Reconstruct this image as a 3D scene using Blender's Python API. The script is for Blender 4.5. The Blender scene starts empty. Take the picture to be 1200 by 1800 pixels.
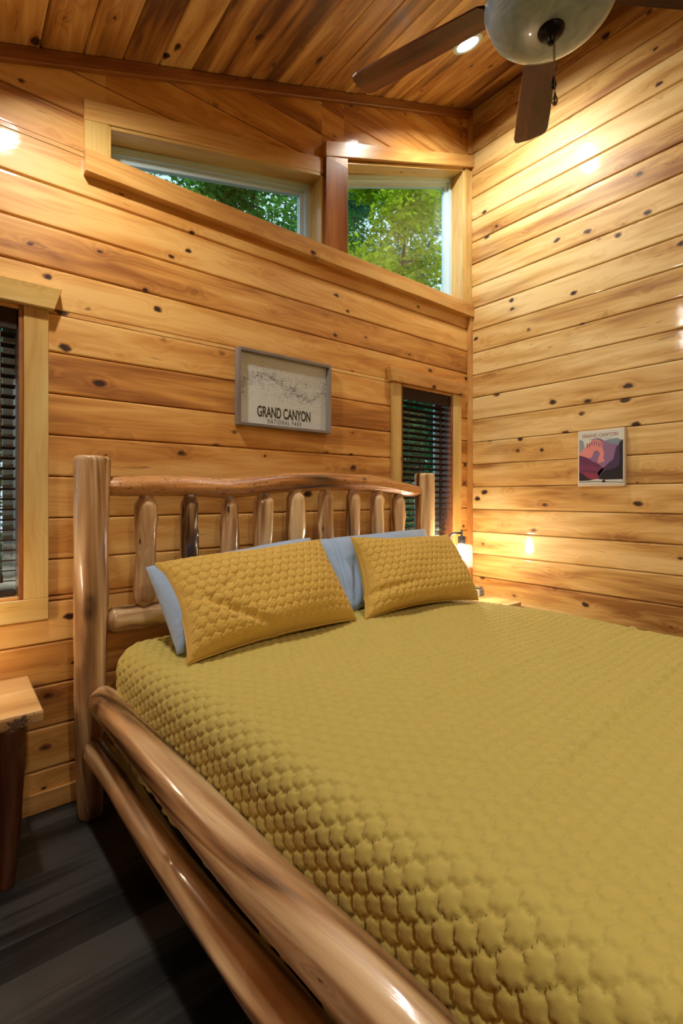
import bpy, bmesh, math, random
import numpy as np
from mathutils import Vector, Matrix, noise, Quaternion

R = math.radians
random.seed(7)
rng = np.random.default_rng(7)
scene = bpy.context.scene
C = scene.collection

# ------------------------------------------------------------------ camera
cam = bpy.data.cameras.new('camera')
cam.sensor_fit = 'AUTO'
cam.sensor_width = 36
cam.lens = 859 / 1800 * 36
cam.shift_y = -28 / 1800
cam.clip_start = 0.05
co = bpy.data.objects.new('camera', cam)
C.objects.link(co)
co.location = (0, 0, 1.305)
co.rotation_euler = (R(90), 0, R(51.1 - 90))
scene.camera = co

# ------------------------------------------------------------------ world, exposure
scene.view_settings.view_transform = 'Standard'
scene.view_settings.look = 'None'
scene.view_settings.gamma = 1
scene.view_settings.use_curve_mapping = False
scene.view_settings.exposure = 0.08
w = bpy.data.worlds.new('overcast_sky')
scene.world = w
w.use_nodes = True
bg = w.node_tree.nodes['Background']
bg.inputs[0].default_value = (0.62, 0.82, 1.0, 1)
bg.inputs[1].default_value = 1.3
sun = bpy.data.lights.new('sun', 'SUN')
sun.energy = 2.6
sun.angle = R(4)
sun.color = (1, 0.93, 0.8)
so = bpy.data.objects.new('sun', sun)
C.objects.link(so)
so.rotation_euler = (R(28), R(-22), 0)      # high sun from behind the cabin: lights the trees, not the room

SLOPE = 0.4077
def ceil_z(x):
    return 3.022 + SLOPE * x
CAN_SPOTS = [(2.42, 1.80), (0.22, 1.76), (2.60, -1.20), (0.25, -1.20)]
CAN_POWER = [23, 16, 9, 34]
LAMP_POWER = 330      # radiance of the right bulb's surface

# ------------------------------------------------------------------ node helpers
def new_mat(name):
    m = bpy.data.materials.new(name)
    m.use_nodes = True
    nt = m.node_tree
    nt.nodes.clear()
    out = nt.nodes.new('ShaderNodeOutputMaterial')
    p = nt.nodes.new('ShaderNodeBsdfPrincipled')
    nt.links.new(p.outputs[0], out.inputs[0])
    return m, nt, p

def N(nt, typ, **kw):
    n = nt.nodes.new(typ)
    for k, v in kw.items():
        if k.startswith('i_'):
            key = k[2:]
            key = int(key) if key.isdigit() else key.replace('_', ' ')
            n.inputs[key].default_value = v
        else:
            setattr(n, k, v)
    return n

def L(nt, a, b):
    nt.links.new(a, b)

def math_node(nt, op, a, b=None, c=None, clamp=False):
    n = nt.nodes.new('ShaderNodeMath')
    n.operation = op
    n.use_clamp = clamp
    for i, v in enumerate((a, b, c)):
        if v is None:
            continue
        if isinstance(v, (int, float)):
            n.inputs[i].default_value = v
        else:
            nt.links.new(v, n.inputs[i])
    return n.outputs[0]

def ramp(nt, fac, stops, interp='LINEAR'):
    n = nt.nodes.new('ShaderNodeValToRGB')
    n.color_ramp.interpolation = interp
    e = n.color_ramp.elements
    while len(e) > 1:
        e.remove(e[-1])
    e[0].position = stops[0][0]
    e[0].color = (*stops[0][1], 1)
    for pos, col in stops[1:]:
        x = e.new(pos)
        x.color = (*col, 1)
    nt.links.new(fac, n.inputs[0])
    return n.outputs[0]

def mix(nt, fac, a, b, mode='MIX'):
    n = nt.nodes.new('ShaderNodeMix')
    n.data_type = 'RGBA'
    n.blend_type = mode
    for i, v in ((0, fac), (6, a), (7, b)):
        if isinstance(v, (int, float)):
            n.inputs[i].default_value = v
        elif isinstance(v, tuple):
            n.inputs[i].default_value = (*v, 1)
        else:
            nt.links.new(v, n.inputs[i])
    return n.outputs[2]

def srgb(r, g, b):
    f = lambda v: (v / 255 / 12.92) if v / 255 <= 0.04045 else ((v / 255 + 0.055) / 1.055) ** 2.4
    return (f(r), f(g), f(b))

def pine(name, light, mid, dark, knot_col, tone=0.5, rough=0.3, coat=0.35, knots=True, band=9.0, kdens=0.72, bump=0.05, tones=None, contrast=1.9, kr=(0.11, 0.035), finec=0.40, tracks=False):
    """boards: the attribute 'grain' holds (across, depth, along) in metres"""
    m, nt, p = new_mat(name)
    at = N(nt, 'ShaderNodeAttribute', attribute_name='grain')
    sep = N(nt, 'ShaderNodeSeparateXYZ')
    L(nt, at.outputs['Vector'], sep.inputs[0])
    a, d, l = sep.outputs
    info = N(nt, 'ShaderNodeObjectInfo')
    rnd = info.outputs['Random']
    # knots: cells stretched along the board
    kv = N(nt, 'ShaderNodeCombineXYZ')
    L(nt, math_node(nt, 'MULTIPLY', a, 1 / 0.105), kv.inputs[0])
    L(nt, math_node(nt, 'MULTIPLY', l, 1 / 0.165), kv.inputs[2])
    L(nt, math_node(nt, 'MULTIPLY', d, 1.0), kv.inputs[1])
    vor = N(nt, 'ShaderNodeTexVoronoi', feature='F1', voronoi_dimensions='3D')
    vor.inputs['Scale'].default_value = 1
    vor.inputs['Randomness'].default_value = 1
    wob = N(nt, 'ShaderNodeTexNoise', i_Scale=3.0, i_Detail=2.0)
    L(nt, kv.outputs[0], wob.inputs['Vector'])
    wv = N(nt, 'ShaderNodeVectorMath', operation='MULTIPLY_ADD')
    L(nt, wob.outputs['Color'], wv.inputs[0])
    wv.inputs[1].default_value = (0.24, 0.0, 0.20)
    L(nt, kv.outputs[0], wv.inputs[2])
    L(nt, wv.outputs[0], vor.inputs['Vector'])
    dist = vor.outputs['Distance']
    sc = N(nt, 'ShaderNodeSeparateColor')
    L(nt, vor.outputs['Color'], sc.inputs[0])
    has = math_node(nt, 'GREATER_THAN', sc.outputs[0], 1 - kdens)
    # grain
    gv = N(nt, 'ShaderNodeCombineXYZ')
    L(nt, math_node(nt, 'MULTIPLY', a, 10), gv.inputs[0])
    L(nt, math_node(nt, 'MULTIPLY', d, 3), gv.inputs[1])
    L(nt, math_node(nt, 'MULTIPLY', l, 0.9), gv.inputs[2])
    big = N(nt, 'ShaderNodeTexNoise', i_Scale=1.0, i_Detail=2.0, i_Roughness=0.5)
    L(nt, gv.outputs[0], big.inputs['Vector'])
    halo = math_node(nt, 'MULTIPLY', math_node(nt, 'POWER', 2.718, math_node(nt, 'MULTIPLY', dist, -7.0)), has)
    ring = math_node(nt, 'ADD', math_node(nt, 'MULTIPLY', big.outputs[0], band), math_node(nt, 'MULTIPLY', halo, 5.0))
    ring = math_node(nt, 'ADD', ring, math_node(nt, 'MULTIPLY', a, 16))
    sn = math_node(nt, 'SINE', math_node(nt, 'MULTIPLY', ring, 6.283))
    sn = math_node(nt, 'MULTIPLY_ADD', sn, 0.5, 0.5)
    fv = N(nt, 'ShaderNodeCombineXYZ')
    L(nt, math_node(nt, 'MULTIPLY', a, 260), fv.inputs[0])
    L(nt, math_node(nt, 'MULTIPLY', d, 9), fv.inputs[1])
    L(nt, math_node(nt, 'MULTIPLY', l, 5), fv.inputs[2])
    fine = N(nt, 'ShaderNodeTexNoise', i_Scale=1.0, i_Detail=3.0, i_Roughness=0.6)
    L(nt, fv.outputs[0], fine.inputs['Vector'])
    bv = N(nt, 'ShaderNodeCombineXYZ')
    L(nt, math_node(nt, 'MULTIPLY', a, 9), bv.inputs[0])
    L(nt, math_node(nt, 'ADD', d, 31.7), bv.inputs[1])
    L(nt, math_node(nt, 'MULTIPLY', l, 1.1), bv.inputs[2])
    broad = N(nt, 'ShaderNodeTexNoise', i_Scale=1.0, i_Detail=2.0, i_Roughness=0.55, i_Distortion=0.4)
    L(nt, bv.outputs[0], broad.inputs['Vector'])
    f = math_node(nt, 'ADD', math_node(nt, 'MULTIPLY', sn, 0.16), math_node(nt, 'MULTIPLY', math_node(nt, 'SUBTRACT', fine.outputs[0], 0.5), finec))
    f = math_node(nt, 'ADD', f, math_node(nt, 'MULTIPLY', math_node(nt, 'SUBTRACT', broad.outputs[0], 0.5), contrast))
    f = math_node(nt, 'ADD', f, math_node(nt, 'MULTIPLY', math_node(nt, 'SUBTRACT', rnd, 0.5), tone))
    f = math_node(nt, 'ADD', f, 0.36)
    if knots:
        f = math_node(nt, 'ADD', f, math_node(nt, 'MULTIPLY', halo, 0.30))
    f = math_node(nt, 'ADD', f, 0.0, clamp=True)
    col = ramp(nt, f, tones or [(0.0, light), (0.5, mid), (1.0, dark)])
    if knots:
        rad = math_node(nt, 'MULTIPLY_ADD', sc.outputs[1], kr[0], kr[1])
        k1 = N(nt, 'ShaderNodeMapRange', interpolation_type='SMOOTHSTEP')
        L(nt, dist, k1.inputs[0])
        L(nt, math_node(nt, 'MULTIPLY', rad, 1.6), k1.inputs[1])
        L(nt, math_node(nt, 'MULTIPLY', rad, 1.0), k1.inputs[2])
        km = math_node(nt, 'MULTIPLY', k1.outputs[0], has)
        k2 = N(nt, 'ShaderNodeMapRange', interpolation_type='SMOOTHSTEP')
        L(nt, dist, k2.inputs[0])
        L(nt, math_node(nt, 'MULTIPLY', rad, 1.05), k2.inputs[1])
        L(nt, math_node(nt, 'MULTIPLY', rad, 0.85), k2.inputs[2])
        km2 = math_node(nt, 'MULTIPLY', k2.outputs[0], has)
        col = mix(nt, math_node(nt, 'MULTIPLY', km, 0.85), col, knot_col)
        col = mix(nt, math_node(nt, 'MULTIPLY', km2, 0.92), col, tuple(c * 0.22 for c in knot_col))
        # long pitch streaks running into some knots
        sv = N(nt, 'ShaderNodeCombineXYZ')
        L(nt, math_node(nt, 'MULTIPLY', a, 46), sv.inputs[0])
        L(nt, math_node(nt, 'ADD', d, 11.3), sv.inputs[1])
        L(nt, math_node(nt, 'MULTIPLY', l, 5.5), sv.inputs[2])
        stn = N(nt, 'ShaderNodeTexNoise', i_Scale=1.0, i_Detail=2.0, i_Distortion=0.6)
        L(nt, sv.outputs[0], stn.inputs['Vector'])
        sm = N(nt, 'ShaderNodeMapRange', interpolation_type='SMOOTHSTEP')
        L(nt, stn.outputs[0], sm.inputs[0])
        sm.inputs[1].default_value = 0.70
        sm.inputs[2].default_value = 0.78
        col = mix(nt, math_node(nt, 'MULTIPLY', sm.outputs[0], 0.55), col, knot_col)
    if tracks:
        tv_ = N(nt, 'ShaderNodeVectorMath', operation='MULTIPLY')
        tv_.inputs[1].default_value = (22, 22, 16)
        L(nt, at.outputs['Vector'], tv_.inputs[0])
        tn = N(nt, 'ShaderNodeTexNoise', i_Scale=1.0, i_Detail=1.0, i_Distortion=1.2)
        L(nt, tv_.outputs[0], tn.inputs['Vector'])
        ln_ = math_node(nt, 'LESS_THAN', math_node(nt, 'ABSOLUTE', math_node(nt, 'SUBTRACT', tn.outputs[0], 0.5)), 0.012)
        col = mix(nt, math_node(nt, 'MULTIPLY', ln_, 0.8), col, tuple(c * 0.3 for c in knot_col))
    L(nt, col, p.inputs['Base Color'])
    ro = math_node(nt, 'MULTIPLY_ADD', fine.outputs[0], 0.12, rough - 0.06)
    L(nt, ro, p.inputs['Roughness'])
    p.inputs['Coat Weight'].default_value = coat
    p.inputs['Coat Roughness'].default_value = 0.07
    b = N(nt, 'ShaderNodeBump', i_Strength=bump, i_Distance=0.004)
    b2 = math_node(nt, 'ADD', fine.outputs[0], math_node(nt, 'MULTIPLY', broad.outputs[0], 6.0))
    L(nt, b2, b.inputs['Height'])
    L(nt, b.outputs[0], p.inputs['Normal'])
    L(nt, b.outputs[0], p.inputs['Coat Normal'])
    return m

PW = dict(light=srgb(232, 188, 112), mid=srgb(206, 142, 66), dark=srgb(150, 84, 30), knot_col=srgb(92, 40, 14))
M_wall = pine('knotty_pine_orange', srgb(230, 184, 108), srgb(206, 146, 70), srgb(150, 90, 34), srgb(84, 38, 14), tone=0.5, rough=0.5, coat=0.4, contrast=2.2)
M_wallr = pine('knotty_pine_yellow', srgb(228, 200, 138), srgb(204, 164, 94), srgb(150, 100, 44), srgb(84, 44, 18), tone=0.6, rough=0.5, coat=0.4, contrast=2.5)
M_ceil = pine('knotty_pine_ceiling', srgb(218, 182, 118), srgb(176, 126, 68), srgb(98, 58, 26), srgb(66, 30, 14), tone=0.8, rough=0.4, contrast=2.6, coat=0.25)
M_trim = pine('pine_trim', srgb(220, 180, 112), srgb(200, 148, 80), srgb(160, 104, 48), srgb(90, 44, 16), tone=0.3, kdens=0.35)
M_trim_pale = pine('pale_pine_trim', srgb(218, 194, 128), srgb(204, 168, 96), srgb(176, 132, 66), srgb(110, 64, 26), tone=0.15, kdens=0.15)
M_mull = pine('stained_trim', srgb(182, 122, 68), srgb(156, 96, 48), srgb(120, 68, 30), srgb(80, 36, 14), tone=0.1, kdens=0.0, knots=False, rough=0.25)
M_crown = pine('dark_pine_trim', srgb(170, 112, 60), srgb(136, 82, 40), srgb(88, 48, 22), srgb(60, 26, 10), tone=0.2, kdens=0.3)
M_log = pine('peeled_log', srgb(226, 196, 150), srgb(178, 136, 92), srgb(60, 36, 20), srgb(58, 32, 16), tone=0.05, kdens=0.4, rough=0.32, coat=0.8, band=3, bump=0.10, contrast=3.5, kr=(0.05, 0.04))
M_logr = pine('carved_log', srgb(200, 144, 84), srgb(160, 102, 52), srgb(60, 32, 14), srgb(50, 24, 10), tone=0.05, kdens=0.4, rough=0.3, coat=0.5, band=5, bump=0.3, contrast=4.0, kr=(0.05, 0.04), tracks=True)
M_slab = pine('pale_pine_slab', srgb(220, 190, 140), srgb(200, 160, 104), srgb(160, 114, 64), srgb(96, 52, 24), tone=0.1, kdens=0.3, rough=0.45, coat=0.1)
M_legd = pine('dark_log', srgb(118, 74, 44), srgb(84, 46, 26), srgb(40, 20, 12), srgb(30, 12, 6), tone=0.1, kdens=0.2, rough=0.4)
M_floor = pine('charcoal_floorboard', srgb(66, 65, 62), srgb(36, 36, 35), srgb(8, 8, 8), srgb(14, 12, 10), tone=0.5, kdens=0.06, rough=0.42, coat=0.0, band=8, contrast=3.0, finec=1.0)
M_blade = pine('walnut_blade', srgb(118, 66, 38), srgb(80, 40, 21), srgb(36, 15, 8), srgb(30, 12, 6), tone=0.1, knots=False, band=14, rough=0.3, contrast=3.0, finec=0.8)

def simple(name, col, rough=0.5, metal=0.0, **kw):
    m, nt, p = new_mat(name)
    nz = N(nt, 'ShaderNodeTexNoise', i_Scale=kw.pop('nscale', 60.0), i_Detail=3.0)
    tc = N(nt, 'ShaderNodeTexCoord')
    L(nt, tc.outputs['Object'], nz.inputs['Vector'])
    v = kw.pop('var', 0.12)
    c = mix(nt, nz.outputs[0], tuple(x * (1 - v) for x in col), tuple(min(1, x * (1 + v)) for x in col))
    L(nt, c, p.inputs['Base Color'])
    p.inputs['Roughness'].default_value = rough
    p.inputs['Metallic'].default_value = metal
    for k, v in kw.items():
        p.inputs[k.replace('_', ' ')].default_value = v
    return m

def cloth(name, col, bump=0.25, sheen=0.3, wr_scale=7.0, wr=0.6, weave=900.0, var=0.06):
    m, nt, p = new_mat(name)
    tc = N(nt, 'ShaderNodeTexCoord')
    n1 = N(nt, 'ShaderNodeTexNoise', i_Scale=wr_scale, i_Detail=5.0, i_Roughness=0.6, i_Distortion=0.8)
    n2 = N(nt, 'ShaderNodeTexNoise', i_Scale=weave, i_Detail=2.0)
    L(nt, tc.outputs['Object'], n1.inputs['Vector'])
    L(nt, tc.outputs['Object'], n2.inputs['Vector'])
    h = math_node(nt, 'ADD', math_node(nt, 'MULTIPLY', n1.outputs[0], wr), math_node(nt, 'MULTIPLY', n2.outputs[0], 0.02))
    b = N(nt, 'ShaderNodeBump', i_Strength=bump, i_Distance=0.02)
    L(nt, h, b.inputs['Height'])
    L(nt, b.outputs[0], p.inputs['Normal'])
    c = mix(nt, n1.outputs[0], tuple(x * (1 - var) for x in col), tuple(min(1, x * (1 + var)) for x in col))
    L(nt, c, p.inputs['Base Color'])
    p.inputs['Roughness'].default_value = 0.75
    p.inputs['Sheen Weight'].default_value = sheen
    return m

M_quilt = cloth('mustard_quilt', srgb(186, 168, 82), bump=0.25, wr_scale=34, wr=0.2, sheen=0.12)
M_sham = cloth('golden_quilt', srgb(200, 164, 70), bump=0.25, wr_scale=34, wr=0.2, sheen=0.12)
M_linen = cloth('pale_blue_cotton', srgb(148, 174, 206), bump=0.6, wr_scale=7, wr=1.0)
M_black = simple('black_fabric', (0.01, 0.01, 0.01), 0.9)
M_white = simple('daylight_tinted_vinyl', (0.58, 0.80, 0.92), 0.4, var=0.03)  # white vinyl with the cool daylight tint painted into its base colour
M_blind = simple('dark_walnut_slat', srgb(40, 22, 15), 0.75, nscale=25, var=0.3)
M_cord = simple('brown_cord', srgb(90, 60, 40), 0.8)
M_bronze = simple('dark_bronze', srgb(26, 22, 20), 0.35, 0.7)
M_brass = simple('aged_brass', srgb(120, 100, 70), 0.3, 0.9)
M_graymetal = simple('grey_metal', srgb(88, 92, 96), 0.4, 0.6)
M_frame = pine('grey_washed_wood', srgb(150, 140, 132), srgb(128, 118, 110), srgb(92, 84, 78), srgb(50, 44, 40), tone=0.05, kdens=0.1, rough=0.6, coat=0)
M_ink = simple('black_ink', (0.012, 0.012, 0.012), 0.6)
M_inkg = simple('grey_ink', (0.09, 0.09, 0.09), 0.6)
M_pot = simple('grey_concrete', srgb(130, 132, 130), 0.8)
M_succ = simple('pink_succulent', srgb(140, 88, 98), 0.5)
M_succg = simple('green_succulent', srgb(96, 122, 84), 0.5)
M_soil = simple('dark_soil', srgb(50, 36, 28), 0.9)
M_bark = simple('tree_bark', srgb(74, 60, 48), 0.9, nscale=12, var=0.35)
M_ground = simple('forest_floor', srgb(64, 70, 40), 0.95, nscale=2, var=0.4)
M_plaster = simple('sheathing_board', srgb(150, 110, 70), 0.8)

m, nt, p = new_mat('bowl_glass')
p.inputs['Base Color'].default_value = (0.36, 0.44, 0.5, 1)
p.inputs['Roughness'].default_value = 0.28
p.inputs['Subsurface Weight'].default_value = 0.25
p.inputs['Subsurface Radius'].default_value = (0.03, 0.03, 0.03)
p.inputs['Coat Weight'].default_value = 0.5
nz = N(nt, 'ShaderNodeTexNoise', i_Scale=5.0, i_Detail=3.0, i_Distortion=2.0)
L(nt, ramp(nt, nz.outputs[0], [(0.3, (0.19, 0.28, 0.35)), (0.7, (0.30, 0.41, 0.49))]), p.inputs['Base Color'])
M_bowl = m

def glass_mat(name, tint=(1, 1, 1), base_reflect=0.02):
    m = bpy.data.materials.new(name)
    m.use_nodes = True
    nt = m.node_tree
    nt.nodes.clear()
    out = nt.nodes.new('ShaderNodeOutputMaterial')
    tr = N(nt, 'ShaderNodeBsdfTransparent')
    tr.inputs[0].default_value = (*tint, 1)
    gl = N(nt, 'ShaderNodeBsdfGlossy')
    gl.inputs['Roughness'].default_value = 0.02
    fr = N(nt, 'ShaderNodeLayerWeight')
    fr.inputs['Blend'].default_value = 0.5
    mx = N(nt, 'ShaderNodeMixShader')
    sch = math_node(nt, 'MULTIPLY_ADD', math_node(nt, 'POWER', fr.outputs['Facing'], 5.0), 0.9, 0.03 + base_reflect)
    L(nt, sch, mx.inputs[0])
    L(nt, tr.outputs[0], mx.inputs[1])
    L(nt, gl.outputs[0], mx.inputs[2])
    L(nt, mx.outputs[0], out.inputs[0])
    return m
M_glass = glass_mat('window_glass', (0.93, 0.98, 0.97))
M_shade = glass_mat('lamp_glass', (0.93, 0.90, 0.90), 0.05)

nt = M_shade.node_tree
_out = [n for n in nt.nodes if n.type == 'OUTPUT_MATERIAL'][0]
_prev = _out.inputs[0].links[0].from_socket
_tl = N(nt, 'ShaderNodeBsdfTranslucent')
_mx = N(nt, 'ShaderNodeMixShader', i_0=0.015)
L(nt, _prev, _mx.inputs[1])
L(nt, _tl.outputs[0], _mx.inputs[2])
L(nt, _mx.outputs[0], _out.inputs[0])

def emit_mat(name, col, s):
    m, nt, p = new_mat(name)
    p.inputs['Base Color'].default_value = (*col, 1)
    p.inputs['Emission Color'].default_value = (*col, 1)
    p.inputs['Emission Strength'].default_value = s
    return m
M_canlens = emit_mat('lit_lens', (1, 0.93, 0.78), 14)

# leaves
def leaf_mat(name, c1, c2):
    m = bpy.data.materials.new(name)
    m.use_nodes = True
    nt = m.node_tree
    nt.nodes.clear()
    out = nt.nodes.new('ShaderNodeOutputMaterial')
    di = N(nt, 'ShaderNodeBsdfDiffuse')
    tl = N(nt, 'ShaderNodeBsdfTranslucent')
    geo = N(nt, 'ShaderNodeNewGeometry')
    col = mix(nt, geo.outputs['Random Per Island'], c1, c2)
    L(nt, col, di.inputs[0])
    col2 = mix(nt, 0.4, col, tuple(min(1, x * 1.6) for x in c2))
    L(nt, col2, tl.inputs[0])
    mx = N(nt, 'ShaderNodeMixShader', i_0=0.55)
    L(nt, di.outputs[0], mx.inputs[1])
    L(nt, tl.outputs[0], mx.inputs[2])
    L(nt, mx.outputs[0], out.inputs[0])
    return m
M_leafg = leaf_mat('deep_green_leaf', srgb(38, 96, 40), srgb(92, 150, 62))
M_leafy = leaf_mat('yellow_green_leaf', srgb(92, 138, 20), srgb(176, 196, 48))
M_leafb = leaf_mat('blue_green_leaf', srgb(26, 84, 62), srgb(70, 134, 92))

# ------------------------------------------------------------------ mesh helpers
def link(name, me, mat, parent=None, smooth=False):
    if mat is not None:
        me.materials.append(mat)
    o = bpy.data.objects.new(name, me)
    C.objects.link(o)
    if parent is not None:
        o.parent = parent
    if smooth:
        me.polygons.foreach_set('use_smooth', [True] * len(me.polygons))
    return o

def bm_obj(name, bm, mat, parent=None, smooth=False):
    bmesh.ops.recalc_face_normals(bm, faces=bm.faces)
    me = bpy.data.meshes.new(name)
    bm.to_mesh(me)
    bm.free()
    return link(name, me, mat, parent, smooth)

def struct(o):
    o['kind'] = 'structure'
    return o

def empty(name, loc=(0, 0, 0), rot=(0, 0, 0)):
    o = bpy.data.objects.new(name, None)
    C.objects.link(o)
    o.location = loc
    o.rotation_euler = rot
    o.empty_display_size = 0.1
    return o

def tag(o, label, cat, group=None):
    o['label'] = label
    o['category'] = cat
    if group:
        o['group'] = group
    return o

def add_grain(o, across, along, depth=None, off=None):
    """affine wood coordinates from local position"""
    me = o.data
    n = len(me.vertices)
    co_ = np.empty(n * 3)
    me.vertices.foreach_get('co', co_)
    co_ = co_.reshape(-1, 3)
    across = np.array(across, float)
    along = np.array(along, float)
    if depth is None:
        depth = np.cross(across, along)
    o3 = np.array(off if off is not None else (random.uniform(0, 50), random.uniform(0, 50), random.uniform(0, 50)))
    g = np.stack([co_ @ across + o3[0], co_ @ np.array(depth) * 0.6 + o3[1], co_ @ along + o3[2]], 1)
    a = me.attributes.new('grain', 'FLOAT_VECTOR', 'POINT')
    a.data.foreach_set('vector', g.astype(np.float32).ravel())

def box_bm(x0, x1, y0, y1, z0, z1, bevel=0.0, seg=1):
    bm = bmesh.new()
    vs = [bm.verts.new(v) for v in ((x0, y0, z0), (x1, y0, z0), (x1, y1, z0), (x0, y1, z0), (x0, y0, z1), (x1, y0, z1), (x1, y1, z1), (x0, y1, z1))]
    for f in ((3, 2, 1, 0), (4, 5, 6, 7), (0, 1, 5, 4), (1, 2, 6, 5), (2, 3, 7, 6), (3, 0, 4, 7)):
        bm.faces.new([vs[i] for i in f])
    if bevel:
        bmesh.ops.bevel(bm, geom=bm.edges[:], offset=bevel, segments=seg, affect='EDGES', profile=0.5)
    return bm

def box(name, b, mat, parent=None, bevel=0.002, ax=None, seg=1):
    """ax: index of the axis the grain runs along"""
    bm = box_bm(*b, bevel=bevel, seg=seg)
    o = bm_obj(name, bm, mat, parent)
    if ax is not None:
        e = np.eye(3)
        span = [b[1] - b[0], b[3] - b[2], b[5] - b[4]]
        oth = [i for i in range(3) if i != ax]
        acr = max(oth, key=lambda i: span[i])
        add_grain(o, e[acr], e[ax])
    return o

def prism(name, pts, axis, a0, a1, mat, parent=None, bevel=0.0, grain=None):
    """extrude a polygon; axis 'y': pts are (x,z); axis 'x': pts are (y,z); axis 'z': pts are (x,y)"""
    bm = bmesh.new()
    def P(q, a):
        return {'y': (q[0], a, q[1]), 'x': (a, q[0], q[1]), 'z': (q[0], q[1], a)}[axis]
    A = [bm.verts.new(P(q, a0)) for q in pts]
    B = [bm.verts.new(P(q, a1)) for q in pts]
    n = len(pts)
    bm.faces.new(A)
    bm.faces.new(B[::-1])
    for i in range(n):
        bm.faces.new((A[i], B[i], B[(i + 1) % n], A[(i + 1) % n]))
    bmesh.ops.recalc_face_normals(bm, faces=bm.faces)
    if bevel:
        bmesh.ops.bevel(bm, geom=bm.edges[:], offset=bevel, segments=1, affect='EDGES')
    o = bm_obj(name, bm, mat, parent)
    if grain:
        add_grain(o, *grain)
    return o

def plank(name, length, width, thick, mat, matrix, parent, clips=(), vb=0.007, off=None, gap=0.0018):
    """board in local coords: x along, z across (0..width), y=0 front face (faces -y), thickness to +y"""
    prof = [(gap, thick), (gap, vb), (gap + vb * 0.8, 0.0006), (gap + vb * 1.8, 0), (width - gap - vb * 1.8, 0), (width - gap - vb * 0.8, 0.0006), (width - gap, vb), (width - gap, thick)]
    bm = bmesh.new()
    A = [bm.verts.new((0, y, z)) for z, y in prof]
    B = [bm.verts.new((length, y, z)) for z, y in prof]
    n = len(prof)
    bm.faces.new(A)
    bm.faces.new(B[::-1])
    for i in range(n):
        bm.faces.new((A[i], B[i], B[(i + 1) % n], A[(i + 1) % n]))
    bmesh.ops.transform(bm, matrix=matrix, verts=bm.verts)
    for pc, pn in clips:     # keeps the side opposite the normal
        res = bmesh.ops.bisect_plane(bm, geom=bm.verts[:] + bm.edges[:] + bm.faces[:], plane_co=pc, plane_no=pn, clear_outer=True)
        edges = [e for e in bm.edges if e.is_boundary]
        if edges:
            bmesh.ops.holes_fill(bm, edges=edges, sides=0)
    if len(bm.verts) < 4 or not bm.faces:
        bm.free()
        return None
    o = bm_obj(name, bm, mat, parent)
    r3 = matrix.to_3x3()
    add_grain(o, r3 @ Vector((0, 0, 1)), r3 @ Vector((1, 0, 0)), r3 @ Vector((0, 1, 0)), off)
    return o

def lathe(name, prof, mat, parent=None, seg=32, loc=(0, 0, 0), smooth=True, cap=True):
    bm = bmesh.new()
    rings = []
    for r, z in prof:
        if r < 1e-5:
            rings.append([bm.verts.new((loc[0], loc[1], loc[2] + z))])
        else:
            rings.append([bm.verts.new((loc[0] + r * math.cos(2 * math.pi * i / seg), loc[1] + r * math.sin(2 * math.pi * i / seg), loc[2] + z)) for i in range(seg)])
    for a, b in zip(rings, rings[1:]):
        for i in range(seg):
            j = (i + 1) % seg
            if len(a) == 1 and len(b) == 1:
                continue
            if len(a) == 1:
                bm.faces.new((a[0], b[i], b[j]))
            elif len(b) == 1:
                bm.faces.new((a[i], b[0], a[j]))
            else:
                bm.faces.new((a[i], b[i], b[j], a[j]))
    if cap:
        for r in (rings[0], rings[-1]):
            if len(r) > 1:
                bm.faces.new(r)
    return bm_obj(name, bm, mat, parent, smooth)

def tube(name, pts, rad, mat, parent=None, seg=10, smooth=True):
    pts = [Vector(q) for q in pts]
    rads = rad if isinstance(rad, (list, tuple)) else [rad] * len(pts)
    bm = bmesh.new()
    rings = []
    up = Vector((0, 0, 1))
    prev = None
    for i, q in enumerate(pts):
        t = (pts[min(i + 1, len(pts) - 1)] - pts[max(i - 1, 0)]).normalized()
        if prev is None:
            s = t.cross(up if abs(t.z) < 0.9 else Vector((1, 0, 0))).normalized()
        else:
            s = (prev - t * prev.dot(t)).normalized()
        prev = s
        u = t.cross(s)
        rings.append([bm.verts.new(q + (s * math.cos(2 * math.pi * k / seg) + u * math.sin(2 * math.pi * k / seg)) * rads[i]) for k in range(seg)])
    for a, b in zip(rings, rings[1:]):
        for k in range(seg):
            bm.faces.new((a[k], b[k], b[(k + 1) % seg], a[(k + 1) % seg]))
    bm.faces.new(rings[0])
    bm.faces.new(rings[-1])
    return bm_obj(name, bm, mat, parent, smooth)

def interp(tab, t):
    for (a, va), (b, vb) in zip(tab, tab[1:]):
        if t <= b:
            k = 0 if b == a else (t - a) / (b - a)
            k = k * k * (3 - 2 * k)
            return va + (vb - va) * max(0, min(1, k))
    return tab[-1][1]

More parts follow.
